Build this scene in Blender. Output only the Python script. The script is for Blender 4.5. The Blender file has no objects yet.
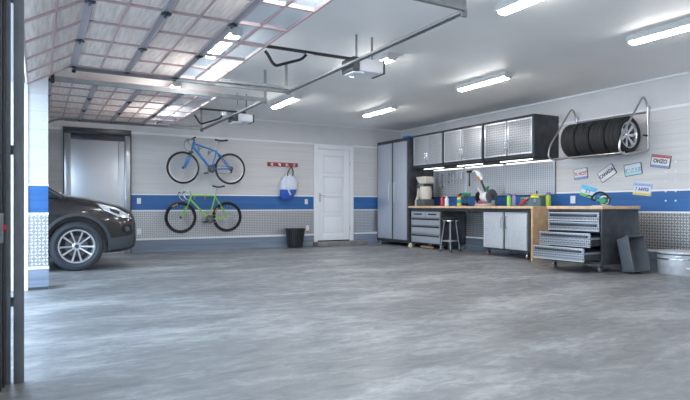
import bpy, bmesh, math, random
from mathutils import Vector, Matrix
from mathutils.bvhtree import BVHTree
random.seed(7)
PI = math.pi
S = bpy.context.scene
COL = S.collection

# ------------------------------------------------------------------ materials
MAT = {}
def new_mat(name):
    m = bpy.data.materials.new(name); m.use_nodes = True
    MAT[name] = m
    return m, m.node_tree, m.node_tree.nodes['Principled BSDF']
def rgb(c): return (c[0], c[1], c[2], 1)
def mat(name, c, rough=.5, metal=0, var=0, scale=8, bump=0, bscale=60, spec=.5, emit=None, es=0, trans=0):
    m, t, p = new_mat(name)
    p.inputs['Base Color'].default_value = rgb(c)
    p.inputs['Roughness'].default_value = rough
    p.inputs['Metallic'].default_value = metal
    p.inputs['Specular IOR Level'].default_value = spec
    p.inputs['Transmission Weight'].default_value = trans
    if emit:
        p.inputs['Emission Color'].default_value = rgb(emit)
        p.inputs['Emission Strength'].default_value = es
    tc = t.nodes.new('ShaderNodeTexCoord')
    if var:
        n = t.nodes.new('ShaderNodeTexNoise'); n.inputs['Scale'].default_value = scale; n.inputs['Detail'].default_value = 4
        r = t.nodes.new('ShaderNodeValToRGB')
        r.color_ramp.elements[0].position = .3; r.color_ramp.elements[1].position = .7
        r.color_ramp.elements[0].color = rgb([max(0, x*(1-var)) for x in c])
        r.color_ramp.elements[1].color = rgb([min(1, x*(1+var)) for x in c])
        t.links.new(tc.outputs['Object'], n.inputs['Vector'])
        t.links.new(n.outputs['Fac'], r.inputs['Fac'])
        t.links.new(r.outputs['Color'], p.inputs['Base Color'])
    if bump:
        n = t.nodes.new('ShaderNodeTexNoise'); n.inputs['Scale'].default_value = bscale
        b = t.nodes.new('ShaderNodeBump'); b.inputs['Strength'].default_value = bump; b.inputs['Distance'].default_value = .01
        t.links.new(tc.outputs['Object'], n.inputs['Vector'])
        t.links.new(n.outputs['Fac'], b.inputs['Height'])
        t.links.new(b.outputs['Normal'], p.inputs['Normal'])
    return m
def math_node(t, op, a, b=None, c=None):
    n = t.nodes.new('ShaderNodeMath'); n.operation = op
    for i, v in enumerate((a, b, c)):
        if v is None: continue
        if isinstance(v, (int, float)): n.inputs[i].default_value = v
        else: t.links.new(v, n.inputs[i])
    return n.outputs[0]
def diamond(name, ax, base, hi, cell=.05, rough=.35, metal=.7, bump=.5, ratio=2.6):
    """embossed tread plate: lozenges alternating left and right"""
    m, t, p = new_mat(name)
    tc = t.nodes.new('ShaderNodeTexCoord'); sp = t.nodes.new('ShaderNodeSeparateXYZ')
    t.links.new(tc.outputs['Object'], sp.inputs[0])
    u = math_node(t, 'DIVIDE', sp.outputs[ax], cell); v = math_node(t, 'DIVIDE', sp.outputs['Z'], cell)
    fu = math_node(t, 'FLOOR', u); fv = math_node(t, 'FLOOR', v)
    par = math_node(t, 'FLOORED_MODULO', math_node(t, 'ADD', fu, fv), 2)
    s = math_node(t, 'MULTIPLY_ADD', par, 2, -1)
    lu = math_node(t, 'SUBTRACT', math_node(t, 'SUBTRACT', u, fu), .5)
    lv = math_node(t, 'MULTIPLY', math_node(t, 'SUBTRACT', math_node(t, 'SUBTRACT', v, fv), .5), s)
    a = math_node(t, 'ADD', lu, lv); b = math_node(t, 'SUBTRACT', lu, lv)
    e = math_node(t, 'ADD', math_node(t, 'POWER', math_node(t, 'ABSOLUTE', math_node(t, 'MULTIPLY', a, 1.25)), 2),
                  math_node(t, 'POWER', math_node(t, 'ABSOLUTE', math_node(t, 'MULTIPLY', b, 1.25*ratio)), 2))
    h = math_node(t, 'SUBTRACT', 1, math_node(t, 'MULTIPLY', e, 1.6)); h.node.use_clamp = True
    mr = t.nodes.new('ShaderNodeValToRGB')
    mr.color_ramp.elements[0].color = rgb(base); mr.color_ramp.elements[1].color = rgb(hi); mr.color_ramp.elements[1].position = .5
    t.links.new(h, mr.inputs['Fac']); t.links.new(mr.outputs['Color'], p.inputs['Base Color'])
    bp = t.nodes.new('ShaderNodeBump'); bp.inputs['Strength'].default_value = bump; bp.inputs['Distance'].default_value = .004
    t.links.new(h, bp.inputs['Height']); t.links.new(bp.outputs['Normal'], p.inputs['Normal'])
    p.inputs['Roughness'].default_value = rough; p.inputs['Metallic'].default_value = metal
    return m
def planks(name, ax, c, pitch, z0, var=.05, rough=.5, groove=.75, stretch=.35):
    """horizontal boards with a groove at each joint and soft streaks along the grain"""
    m, t, p = new_mat(name)
    tc = t.nodes.new('ShaderNodeTexCoord'); sp = t.nodes.new('ShaderNodeSeparateXYZ')
    t.links.new(tc.outputs['Object'], sp.inputs[0])
    v = math_node(t, 'DIVIDE', math_node(t, 'SUBTRACT', sp.outputs['Z'], z0), pitch)
    fr = math_node(t, 'FRACT', v)
    g = math_node(t, 'LESS_THAN', fr, .05)
    mp = t.nodes.new('ShaderNodeMapping')
    sc = [9, 9, 9]; sc['XYZ'.index(ax)] = stretch*2; mp.inputs['Scale'].default_value = sc
    mp.inputs['Scale'].default_value[2] = 14
    t.links.new(tc.outputs['Object'], mp.inputs['Vector'])
    n = t.nodes.new('ShaderNodeTexNoise'); n.inputs['Scale'].default_value = 1.5; n.inputs['Detail'].default_value = 6
    t.links.new(mp.outputs[0], n.inputs['Vector'])
    r = t.nodes.new('ShaderNodeValToRGB')
    r.color_ramp.elements[0].position = .3; r.color_ramp.elements[1].position = .7
    r.color_ramp.elements[0].color = rgb([x*(1-var) for x in c]); r.color_ramp.elements[1].color = rgb([min(1, x*(1+var)) for x in c])
    t.links.new(n.outputs['Fac'], r.inputs['Fac'])
    mx = t.nodes.new('ShaderNodeMix'); mx.data_type = 'RGBA'
    t.links.new(math_node(t, 'MULTIPLY', g, .45), mx.inputs[0]); t.links.new(r.outputs['Color'], mx.inputs[6]); mx.inputs[7].default_value = rgb([x*groove for x in c])
    t.links.new(mx.outputs[2], p.inputs['Base Color'])
    bp = t.nodes.new('ShaderNodeBump'); bp.inputs['Strength'].default_value = .25; bp.inputs['Distance'].default_value = .004; bp.invert = True
    t.links.new(g, bp.inputs['Height']); t.links.new(bp.outputs['Normal'], p.inputs['Normal'])
    p.inputs['Roughness'].default_value = rough
    return m

WALLC = (.625, .615, .615)
planks('siding_x', 'X', WALLC, .2, 1.18); planks('siding_y', 'Y', WALLC, .2, 1.18)
BLUE = (.03, .13, .36)
planks('blue_x', 'X', BLUE, .107, .84, .12, .35); planks('blue_y', 'Y', BLUE, .107, .84, .12, .35)
diamond('plate_x', 'X', (.40, .41, .43), (.80, .81, .83), .038, ratio=1.8)
diamond('plate_y', 'Y', (.34, .345, .35), (.80, .80, .80), .042, ratio=1.7)
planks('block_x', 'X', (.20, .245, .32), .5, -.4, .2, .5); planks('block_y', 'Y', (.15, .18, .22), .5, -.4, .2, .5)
mat('upper_wall', (.625, .62, .63), .6, var=.03, scale=3)
mat('white_trim', (.82, .83, .85), .4)
mat('ceiling_paint', (.90, .90, .89), .55, var=.02, scale=1.5)
mat('white_paint', (.80, .82, .85), .4)
mat('shaded_white', (.72, .74, .77), .5)  # darker copy of the white, painting recess shade into door panels; also on sockets
mat('step', (.22, .21, .20), .7, var=.15)

# floor
m, t, p = new_mat('concrete')
tc = t.nodes.new('ShaderNodeTexCoord')
def noise(scale, detail, vec=None, rough=.55, dist=0):
    n = t.nodes.new('ShaderNodeTexNoise'); n.inputs['Scale'].default_value = scale; n.inputs['Detail'].default_value = detail
    n.inputs['Roughness'].default_value = rough; n.inputs['Distortion'].default_value = dist
    t.links.new(vec or tc.outputs['Object'], n.inputs['Vector']); return n.outputs['Fac']
mp = t.nodes.new('ShaderNodeMapping'); mp.inputs['Scale'].default_value = (1, 2.2, 1); mp.inputs['Rotation'].default_value = (0, 0, .5)
t.links.new(tc.outputs['Object'], mp.inputs['Vector'])
n1 = noise(.75, 8, mp.outputs[0], .62, .4); n2 = noise(5, 8, mp.outputs[0], .7, .6); n3 = noise(45, 3)
f = math_node(t, 'ADD', math_node(t, 'MULTIPLY', n1, .62), math_node(t, 'ADD', math_node(t, 'MULTIPLY', n2, .3), math_node(t, 'MULTIPLY', n3, .08)))
r = t.nodes.new('ShaderNodeValToRGB'); cr = r.color_ramp
cr.elements[0].position = .36; cr.elements[0].color = (.115, .12, .126, 1)
cr.elements[1].position = .66; cr.elements[1].color = (.37, .378, .385, 1)
e = cr.elements.new(.5); e.color = (.175, .182, .189, 1)
t.links.new(f, r.inputs['Fac'])
# fine scratches
mp2 = t.nodes.new('ShaderNodeMapping'); mp2.inputs['Scale'].default_value = (.6, 26, 1); mp2.inputs['Rotation'].default_value = (0, 0, .9)
t.links.new(tc.outputs['Object'], mp2.inputs['Vector'])
n4 = noise(2.2, 5, mp2.outputs[0], .6)
sc_ = math_node(t, 'GREATER_THAN', n4, .66)
vr = t.nodes.new('ShaderNodeTexVoronoi'); vr.inputs['Scale'].default_value = 2.1; t.links.new(tc.outputs['Object'], vr.inputs['Vector'])
spk = math_node(t, 'LESS_THAN', vr.outputs['Distance'], .035)
mx = t.nodes.new('ShaderNodeMix'); mx.data_type = 'RGBA'
t.links.new(math_node(t, 'MULTIPLY', sc_, .18), mx.inputs[0]); t.links.new(r.outputs['Color'], mx.inputs[6]); mx.inputs[7].default_value = (.45, .47, .5, 1)
mx2 = t.nodes.new('ShaderNodeMix'); mx2.data_type = 'RGBA'
t.links.new(math_node(t, 'MULTIPLY', spk, .5), mx2.inputs[0]); t.links.new(mx.outputs[2], mx2.inputs[6]); mx2.inputs[7].default_value = (.07, .075, .08, 1)
t.links.new(mx2.outputs[2], p.inputs['Base Color'])
rr = t.nodes.new('ShaderNodeMapRange'); rr.inputs[1].default_value = .3; rr.inputs[2].default_value = .7; rr.inputs[3].default_value = .52; rr.inputs[4].default_value = .30
t.links.new(n2, rr.inputs[0]); t.links.new(rr.outputs[0], p.inputs['Roughness'])
bp = t.nodes.new('ShaderNodeBump'); bp.inputs['Strength'].default_value = .12; bp.inputs['Distance'].default_value = .01
t.links.new(n2, bp.inputs['Height']); t.links.new(bp.outputs['Normal'], p.inputs['Normal'])

mat('driveway', (.42, .43, .44), .8, var=.1)
mat('dark_steel', (.19, .205, .225), .5, .3, var=.15, scale=5)
mat('cab_body', (.06, .064, .072), .42, .4, var=.3, scale=7)
mat('cab_interior', (.03, .032, .037), .6)
mat('frame_dark', (.075, .08, .09), .4, .4)
mat('steel', (.55, .56, .58), .3, .9)
mat('galvanised', (.55, .57, .60), .42, .35, var=.12, scale=14)
mat('track_steel', (.27, .285, .30), .45, .6, var=.1)
mat('chrome', (.8, .81, .83), .14, 1)
mat('brushed', (.45, .47, .50), .28, .9, var=.06, scale=2)
mat('satin_steel', (.66, .69, .73), .33, .75, var=.03, scale=1.5)
mat('brushed_dark', (.07, .075, .085), .3, .6)
mat('locker_door', (.50, .54, .61), .38, .45, var=.05, scale=20, bump=.15, bscale=90)
mat('silver_door', (.62, .64, .67), .35, .35, var=.09, scale=30, bump=.2, bscale=80)
diamond('silver_tread', 'Y', (.36, .37, .39), (.70, .71, .73), .045, .4, .7, .6)
diamond('silver_tread_fine', 'Y', (.42, .43, .45), (.70, .71, .73), .04, .42, .6, .4)
diamond('drawer_tread', 'Y', (.22, .24, .27), (.70, .73, .77), .034, .32, .6, .5)
mat('drawer_face', (.50, .53, .57), .35, .6, var=.05, scale=20)
mat('edge_silver', (.72, .74, .77), .3, .7)
mat('black', (.012, .012, .014), .5)
mat('black_gloss', (.01, .01, .012), .18)
mat('charcoal_plastic', (.085, .10, .115), .55, var=.15, scale=9)
mat('rubber', (.017, .018, .020), .75, bump=.3, bscale=40)
mat('rubber_grey', (.03, .036, .045), .65)
mat('alloy', (.72, .73, .76), .22, .85)
mat('wood', (.55, .36, .20), .45, var=.2, scale=9)
mat('wood_edge', (.68, .46, .27), .45, var=.15, scale=14)
mat('door_frame_glare', (.56, .41, .41), .4, .3)  # pink tint is sunlight glare put into the frame colour
mat('door_stile', (.46, .41, .43), .45, .5)
mat('hinge', (.06, .09, .11), .35, .7)
mat('lamp_body', (.60, .61, .62), .4)
mat('lamp_cap', (.05, .05, .055), .4)
mat('lamp_glow', (1, 1, 1), .5, emit=(1, .975, .945), es=36)
mat('led_strip', (1, 1, 1), .5, emit=(1, .98, .95), es=1.7)
mat('red', (.62, .03, .03), .4)
mat('dark_red', (.32, .025, .03), .45)
mat('green', (.03, .26, .13), .35)
mat('lime', (.35, .72, .06), .35)
mat('lime_frame', (.27, .60, .05), .3)
mat('blue_frame', (.02, .22, .58), .28)
mat('olive', (.42, .55, .03), .35)
mat('purple', (.18, .16, .50), .4)
mat('lilac', (.36, .32, .62), .4)
mat('yellow', (.80, .72, .04), .4)
mat('orange', (.75, .30, .03), .5)
mat('teal', (.03, .40, .33), .4)
mat('white_plastic', (.80, .81, .83), .3)
mat('cream', (.62, .57, .49), .4, var=.06)
mat('slate_plastic', (.10, .17, .20), .4)
mat('cloth_white', (.66, .71, .82), .8, var=.08, scale=25)
mat('cloth_blue', (.03, .11, .50), .8, var=.25, scale=25)
mat('tan_card', (.25, .17, .11), .8, var=.2)
mat('car_paint', (.028, .026, .027), .22, .45, spec=.7)
MAT['car_paint'].node_tree.nodes['Principled BSDF'].inputs['Coat Weight'].default_value = .7
mat('car_clad', (.05, .054, .062), .42)
mat('car_glass', (.02, .025, .03), .06, spec=.8)
mat('lens_clear', (.62, .64, .67), .16, .3)
mat('lens_dark', (.10, .10, .11), .15, .5)
mat('disc', (.12, .125, .13), .4, .7)

# frosted ribbed glazing and clear glazing of the overhead doors
m, t, p = new_mat('ribbed_glazing')
tc = t.nodes.new('ShaderNodeTexCoord'); mp = t.nodes.new('ShaderNodeMapping'); mp.inputs['Scale'].default_value = (34, 3.0, 34)
t.links.new(tc.outputs['Object'], mp.inputs['Vector'])
n = t.nodes.new('ShaderNodeTexNoise'); n.inputs['Scale'].default_value = 1.1; n.inputs['Detail'].default_value = 3; t.links.new(mp.outputs[0], n.inputs['Vector'])
r = t.nodes.new('ShaderNodeValToRGB'); r.color_ramp.elements[0].position = .34; r.color_ramp.elements[1].position = .66
r.color_ramp.elements[0].color = (.78, .735, .71, 1); r.color_ramp.elements[1].color = (.97, .94, .915, 1)
t.links.new(n.outputs['Fac'], r.inputs['Fac']); t.links.new(r.outputs['Color'], p.inputs['Base Color'])
p.inputs['Roughness'].default_value = .4
trn = t.nodes.new('ShaderNodeBsdfTranslucent'); t.links.new(r.outputs['Color'], trn.inputs['Color'])
ms = t.nodes.new('ShaderNodeMixShader'); ms.inputs[0].default_value = .68
t.links.new(p.outputs[0], ms.inputs[1]); t.links.new(trn.outputs[0], ms.inputs[2]); t.links.new(ms.outputs[0], t.nodes['Material Output'].inputs['Surface'])
m, t, p = new_mat('clear_glazing')
tr = t.nodes.new('ShaderNodeBsdfTransparent'); tr.inputs['Color'].default_value = (.90, .95, .985, 1)
gl = t.nodes.new('ShaderNodeBsdfGlossy'); gl.inputs['Roughness'].default_value = .12; gl.inputs['Color'].default_value = (.9, .95, 1, 1)
fr = t.nodes.new('ShaderNodeFresnel'); fr.inputs['IOR'].default_value = 1.5
ms = t.nodes.new('ShaderNodeMixShader'); ms.inputs[0].default_value = .12
ms2 = t.nodes.new('ShaderNodeMixShader'); ms2.inputs[0].default_value = .07; ts = t.nodes.new('ShaderNodeBsdfTranslucent'); ts.inputs['Color'].default_value = (.85, .91, .97, 1)
t.links.new(tr.outputs[0], ms2.inputs[1]); t.links.new(ts.outputs[0], ms2.inputs[2])
t.links.new(ms2.outputs[0], ms.inputs[1]); t.links.new(gl.outputs[0], ms.inputs[2]); t.links.new(ms.outputs[0], t.nodes['Material Output'].inputs['Surface'])

# pegboard: perforated grid
m, t, p = new_mat('pegboard')
tc = t.nodes.new('ShaderNodeTexCoord'); sp = t.nodes.new('ShaderNodeSeparateXYZ'); t.links.new(tc.outputs['Object'], sp.inputs[0])
a = math_node(t, 'FRACT', math_node(t, 'DIVIDE', sp.outputs['Y'], .05)); b = math_node(t, 'FRACT', math_node(t, 'DIVIDE', sp.outputs['Z'], .04))
h = math_node(t, 'MULTIPLY', math_node(t, 'LESS_THAN', math_node(t, 'ABSOLUTE', math_node(t, 'SUBTRACT', a, .5)), .2),
              math_node(t, 'LESS_THAN', math_node(t, 'ABSOLUTE', math_node(t, 'SUBTRACT', b, .5)), .32))
mx = t.nodes.new('ShaderNodeMix'); mx.data_type = 'RGBA'; t.links.new(h, mx.inputs[0])
mx.inputs[6].default_value = (.66, .70, .75, 1); mx.inputs[7].default_value = (.36, .39, .43, 1)
t.links.new(mx.outputs[2], p.inputs['Base Color']); p.inputs['Metallic'].default_value = .55; p.inputs['Roughness'].default_value = .38
M = MAT

# ------------------------------------------------------------------ mesh helpers
class MB:
    def __init__(s): s.bm = bmesh.new(); s.mi = 0
    def _f(s, vs):
        try:
            f = s.bm.faces.new(vs); f.material_index = s.mi; return f
        except ValueError: return None
    def box(s, x0, x1, y0, y1, z0, z1, mtx=None):
        c = [Vector((x, y, z)) for z in (z0, z1) for y in (y0, y1) for x in (x0, x1)]
        if mtx: c = [mtx @ v for v in c]
        v = [s.bm.verts.new(q) for q in c]
        for f in ((0, 2, 3, 1), (4, 5, 7, 6), (0, 1, 5, 4), (2, 6, 7, 3), (0, 4, 6, 2), (1, 3, 7, 5)): s._f([v[i] for i in f])
        return s
    def tube(s, pts, r, seg=8, closed=False):
        pts = [Vector(q) for q in pts]; n = len(pts); rings = []
        rs = r if isinstance(r, (list, tuple)) else [r]*n
        up = None
        for i, q in enumerate(pts):
            if closed: d = pts[(i+1) % n] - pts[i-1]
            elif i == 0: d = pts[1]-q
            elif i == n-1: d = q-pts[-2]
            else: d = (pts[i+1]-q).normalized() + (q-pts[i-1]).normalized()
            d.normalize()
            if up is None: up = Vector((0, 0, 1)) if abs(d.z) < .9 else Vector((1, 0, 0))
            a = d.cross(up)
            if a.length < 1e-4: a = d.orthogonal()
            a.normalize(); b = a.cross(d).normalized(); up = b
            rings.append([s.bm.verts.new(q + (a*math.cos(k*2*PI/seg) + b*math.sin(k*2*PI/seg))*rs[i]) for k in range(seg)])
        for i in range(n if closed else n-1):
            A, B = rings[i], rings[(i+1) % n]
            for k in range(seg): s._f([A[k], A[(k+1) % seg], B[(k+1) % seg], B[k]])
        if not closed: s._f(rings[0][::-1]); s._f(rings[-1])
        return s
    def cyl(s, a, b, r, seg=16, r2=None): return s.tube([a, b], [r, r if r2 is None else r2], seg)
    def lathe(s, prof, c=(0, 0, 0), axis='Z', seg=24, closed=False, sx=1, sy=1):
        """prof: (radius, height) pairs turned about an axis through c"""
        c = Vector(c); rings = []
        for (r, h) in prof:
            ring = []
            for k in range(seg):
                a = k*2*PI/seg; u, w = r*math.cos(a)*sx, r*math.sin(a)*sy
                q = {'Z': (u, w, h), 'Y': (u, h, w), 'X': (h, u, w)}[axis]
                ring.append(s.bm.verts.new(c + Vector(q)))
            rings.append(ring)
        m = len(rings)
        for i in range(m if closed else m-1):
            A, B = rings[i], rings[(i+1) % m]
            for k in range(seg): s._f([A[k], A[(k+1) % seg], B[(k+1) % seg], B[k]])
        if not closed:
            s._f(rings[0][::-1]); s._f(rings[-1])
        return s
    def prism(s, poly, axis, a, b):
        """2D outline extruded along an axis; (u, w) are the other two axes in order"""
        def P(u, w, h): return {'X': (h, u, w), 'Y': (u, h, w), 'Z': (u, w, h)}[axis]
        A = [s.bm.verts.new(P(u, w, a)) for u, w in poly]; B = [s.bm.verts.new(P(u, w, b)) for u, w in poly]
        n = len(poly); s._f(A[::-1]); s._f(B)
        for i in range(n): s._f([A[i], A[(i+1) % n], B[(i+1) % n], B[i]])
        return s
    def grid(s, rows):
        V = [[s.bm.verts.new(q) for q in r] for r in rows]
        for i in range(len(V)-1):
            for j in range(len(V[0])-1): s._f([V[i][j], V[i][j+1], V[i+1][j+1], V[i+1][j]])
        return V
    def build(s, name, mats, parent=None, bevel=0, loc=None, rot=None, sharp=35):
        bmesh.ops.recalc_face_normals(s.bm, faces=s.bm.faces[:])
        if bevel: bmesh.ops.bevel(s.bm, geom=s.bm.edges[:], offset=bevel, segments=2, affect='EDGES', clamp_overlap=True, profile=.6)
        me = bpy.data.meshes.new(name); s.bm.to_mesh(me); s.bm.free()
        for mm in (mats if isinstance(mats, (list, tuple)) else [mats]): me.materials.append(M[mm])
        for p_ in me.polygons: p_.use_smooth = True
        me.set_sharp_from_angle(angle=math.radians(sharp))
        o = bpy.data.objects.new(name, me); COL.objects.link(o)
        if parent: o.parent = parent
        if loc: o.location = loc
        if rot: o.rotation_euler = rot
        return o
def tag(o, label, cat=None, group=None):
    o['label'] = label
    if cat: o['category'] = cat
    if group: o['group'] = group
    return o
def thing(name, label, cat, loc=(0, 0, 0), group=None, rot=None):
    o = bpy.data.objects.new(name, None); COL.objects.link(o); o.location = loc
    o.empty_display_size = .1
    if rot: o.rotation_euler = rot
    return tag(o, label, cat, group)
def struct(o): o['kind'] = 'structure'; return o
def sbox(name, m, x0, x1, y0, y1, z0, z1, parent=None, bevel=0):
    o = MB().box(x0, x1, y0, y1, z0, z1).build(name, m, parent, bevel)
    return struct(o) if parent is None else o
def kids(o): return [c for c in COL.objects if c.parent == o]
def dup(o, loc=None, parent=None, label=None, rot=None):
    c = o.copy(); COL.objects.link(c)
    if parent: c.parent = parent
    if loc: c.location = loc
    if rot: c.rotation_euler = rot
    if label: c['label'] = label
    for k in kids(o): dup(k, parent=c)
    return c
def smooth_path(pts, n=6):
    P = [Vector(q) for q in pts]; out = []
    for i in range(len(P)-1):
        p0 = P[max(i-1, 0)]; p1 = P[i]; p2 = P[i+1]; p3 = P[min(i+2, len(P)-1)]
        for k in range(n):
            u = k/n
            out.append(.5*((2*p1)+(-p0+p2)*u+(2*p0-5*p1+4*p2-p3)*u*u+(-p0+3*p1-3*p2+p3)*u**3))
    out.append(P[-1]); return out
def fillet(pts, rad, n=5, closed=False):
    P = [Vector(q) for q in pts]; out = []; m = len(P)
    for i, q in enumerate(P):
        if not closed and i in (0, m-1): out.append(q); continue
        a = P[i-1]-q; b = P[(i+1) % m]-q
        d = min(rad, a.length*.48, b.length*.48)
        s, e = q+a.normalized()*d, q+b.normalized()*d
        for k in range(n+1):
            u = k/n; out.append((1-u)**2*s+2*u*(1-u)*q+u*u*e)
    return out
def text_mesh(body, size, m, parent, loc, rot, depth=.001, name='lettering', sx=1):
    cu = bpy.data.curves.new('t', 'FONT'); cu.body = body; cu.size = size; cu.extrude = depth; cu.align_x = 'CENTER'; cu.align_y = 'CENTER'
    cu.offset = .0028
    o = bpy.data.objects.new('t', cu); COL.objects.link(o)
    me = bpy.data.meshes.new_from_object(o.evaluated_get(bpy.context.evaluated_depsgraph_get()))
    bpy.data.objects.remove(o); me.name = name; me.materials.clear(); me.materials.append(M[m])
    q = bpy.data.objects.new(name, me); COL.objects.link(q); q.parent = parent; q.location = loc; q.rotation_euler = rot; q.scale = (sx, 1, 1)
    return q

# ------------------------------------------------------------------ the room
XR, YB, ZC, YF = 8.12, 11.61, 2.85, -2.6
sbox('floor', 'concrete', -.3, XR+.2, YF-.2, YB+.2, -.15, 0)
g = sbox('ground', 'driveway', -14, -.3, YF-8, YB+8, -.16, -.02)
sbox('ceiling', 'ceiling_paint', -.3, XR+.2, YF-.2, YB+.2, ZC, ZC+.15)
sbox('wall_back', 'upper_wall', -.3, XR+.2, YB, YB+.2, 0, ZC)
sbox('wall_right', 'upper_wall', XR, XR+.2, YF, YB, 0, ZC)
sbox('wall_front', 'upper_wall', -.3, XR, YF-.2, YF, 0, ZC)
# left wall: pillars and headers round the openings
def seg_x(name, m, a, b, z0, z1, d=.012):      # cladding on the back wall
    return sbox(name, m, a, b, YB-d, YB, z0, z1)
def seg_y(name, m, a, b, z0, z1, d=.012):
    return sbox(name, m, XR-d, XR, a, b, z0, z1)
tn = [0]
def T():
    tn[0] += 1; return 'trim_%d' % tn[0]
# back wall pieces run either side of the steel door (X .427-1.594) and the white door (5.635-6.70)
for (a, b) in ((.1, .42), (1.6, 5.63), (6.71, XR)):
    seg_x(T(), 'siding_x', a, b, 1.16, 2.37)
    seg_x(T(), 'blue_x', a, b, .84, 1.16)
    seg_x(T(), 'plate_x', a, b, .27, .84)
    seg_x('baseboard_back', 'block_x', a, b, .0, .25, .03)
    seg_x(T(), 'white_trim', a, b, .245, .275, .04)
    seg_x(T(), 'white_trim', a, b, .825, .85, .022)
    seg_x(T(), 'white_trim', a, b, 1.15, 1.178, .022)
    seg_x(T(), 'white_trim', a, b, 2.365, 2.405, .022)
a, b = YF, YB-.05
seg_y(T(), 'siding_y', a, b, 1.16, 2.37); seg_y(T(), 'blue_y', a, b, .84, 1.16); seg_y(T(), 'plate_y', a, b, .27, .84)
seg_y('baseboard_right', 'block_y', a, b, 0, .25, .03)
seg_y(T(), 'white_trim', a, b, .245, .275, .04); seg_y(T(), 'white_trim', a, b, .825, .85, .022)
seg_y(T(), 'white_trim', a, b, 1.15, 1.178, .022); seg_y(T(), 'white_trim', a, b, 2.365, 2.4, .022)
sbox(T(), 'white_trim', XR-.02, XR, a, b, 2.825, 2.85)
sbox(T(), 'white_trim', .1, XR, YB-.02, YB, 2.83, 2.85)
# pillar between the two overhead doors
sbox('wall_left', 'upper_wall', -.3, .1, 7.02, 7.29, 0, ZC)
for (y0, y1) in ((7.0, 7.02),):
    sbox(T(), 'siding_x', -.096, .1, y0, y1, 1.18, ZC-.3); sbox(T(), 'blue_x', -.096, .1, y0, y1, .855, 1.155); sbox(T(), 'plate_x', -.096, .1, y0, y1, .25, .83)
    sbox(T(), 'white_trim', -.1, .103, y0-.006, y1, 1.155, 1.182); sbox(T(), 'white_trim', -.1, .103, y0-.006, y1, .828, .856)
    sbox(T(), 'white_trim', -.1, .108, y0-.012, y1, .228, .258); sbox('baseboard_left', 'block_x', -.096, .104, y0-.008, y1, .03, .228)
    sbox('baseboard_left', 'frame_dark', -.096, .1, y0-.004, y1, 0, .03)
sbox(T(), 'white_trim', -.128, -.096, 6.985, 7.02, 0, 2.28)
sbox('wall_left', 'upper_wall', -.3, .1, 10.82, YB, 0, ZC)
sbox('wall_left', 'upper_wall', -.3, -.13, 7.29, 10.82, 2.3, ZC)
sbox('wall_left', 'upper_wall', -.3, -.13, 3.35, 7.02, 2.3, ZC)
sbox('wall_left', 'upper_wall', -.5, -.19, 2.6, 3.35, 0, ZC)
sbox('wall_left', 'upper_wall', -.5, -.19, YF, -.9, 0, ZC)
sbox('wall_left', 'upper_wall', -.5, -.19, -.9, 2.6, 2.3, ZC)
# step at the white door
sbox(T(), 'step', 5.60, 6.93, YB-.32, YB-.03, 0, .095, bevel=.008)

# white door with four panels
d = struct(thing('door_1', 'white four panel door with lever handle on the back wall', 'door', (6.17, YB, .1)))
mb = MB(); mb.box(-.535, -.445, -.04, 0, -.05, 2.29); mb.box(.42, .53, -.04, 0, -.05, 2.29); mb.box(-.445, .42, -.04, 0, 2.18, 2.29)
mb.build('door_frame', 'white_paint', d, .004)
mb = MB()
mb.box(-.44, -.29, -.024, 0, .02, 2.175); mb.box(.26, .415, -.024, 0, .02, 2.175)
zs = [.02, .21, .56, .64, 1.04, 1.12, 1.53, 1.61, 2.03, 2.175]
zs = [(.02, .18), (.60, .67), (1.05, 1.12), (1.53, 1.60), (2.02, 2.175)]
for a, b in zs: mb.box(-.29, .26, -.024, 0, a, b)
mb.build('door_slab', 'white_paint', d, .003)
for i in range(4):
    a, b = zs[i][1], zs[i+1][0]
    q = MB().box(-.29, .26, -.012, 0, a, b).build('panel', 'shaded_white', d)
    MB().box(-.265, .235, -.021, -.012, a+.025, b-.025).build('raised_field', 'white_paint', q, .006)
mb = MB(); mb.box(-.40, -.36, -.032, -.024, .93, 1.13); mb.tube([(-.38, -.03, 1.08), (-.38, -.075, 1.08), (-.27, -.075, 1.08)], .011)
mb.build('door_handle', 'steel', d)
for z in (.3, 1.85): MB().cyl((.425, -.045, z-.05), (.425, -.045, z+.05), .008, 8).build('hinge', 'steel', d)
MB().box(-.44, .415, -.03, 0, -.005, .018).build('threshold', 'black', d)

# stainless roller door / lift-like door behind the car
d = struct(thing('door_2', 'tall stainless steel door in a dark steel frame on the back wall', 'door', (1.01, YB, 0)))
for q in (-.585, .475): MB().box(q, q+.11, -.07, 0, 0, 2.31).build('jamb', 'brushed', d, .02)
for q in (-.60, .585): MB().box(q, q+.015, -.075, 0, 0, 2.42).build('edge_strip', 'brushed_dark', d)
MB().box(-.585, .585, -.085, 0, 2.31, 2.42).build('lintel', 'brushed_dark', d, .004)
MB().box(-.475, .475, -.05, 0, 2.20, 2.31).build('header_box', 'brushed_dark', d, .004)
mb = MB(); mb.box(-.475, .36, -.03, 0, 0, 2.20); mb.box(.365, .475, -.035, 0, 0, 2.20); mb.build('door_leaf', 'satin_steel', d, .003)

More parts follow.
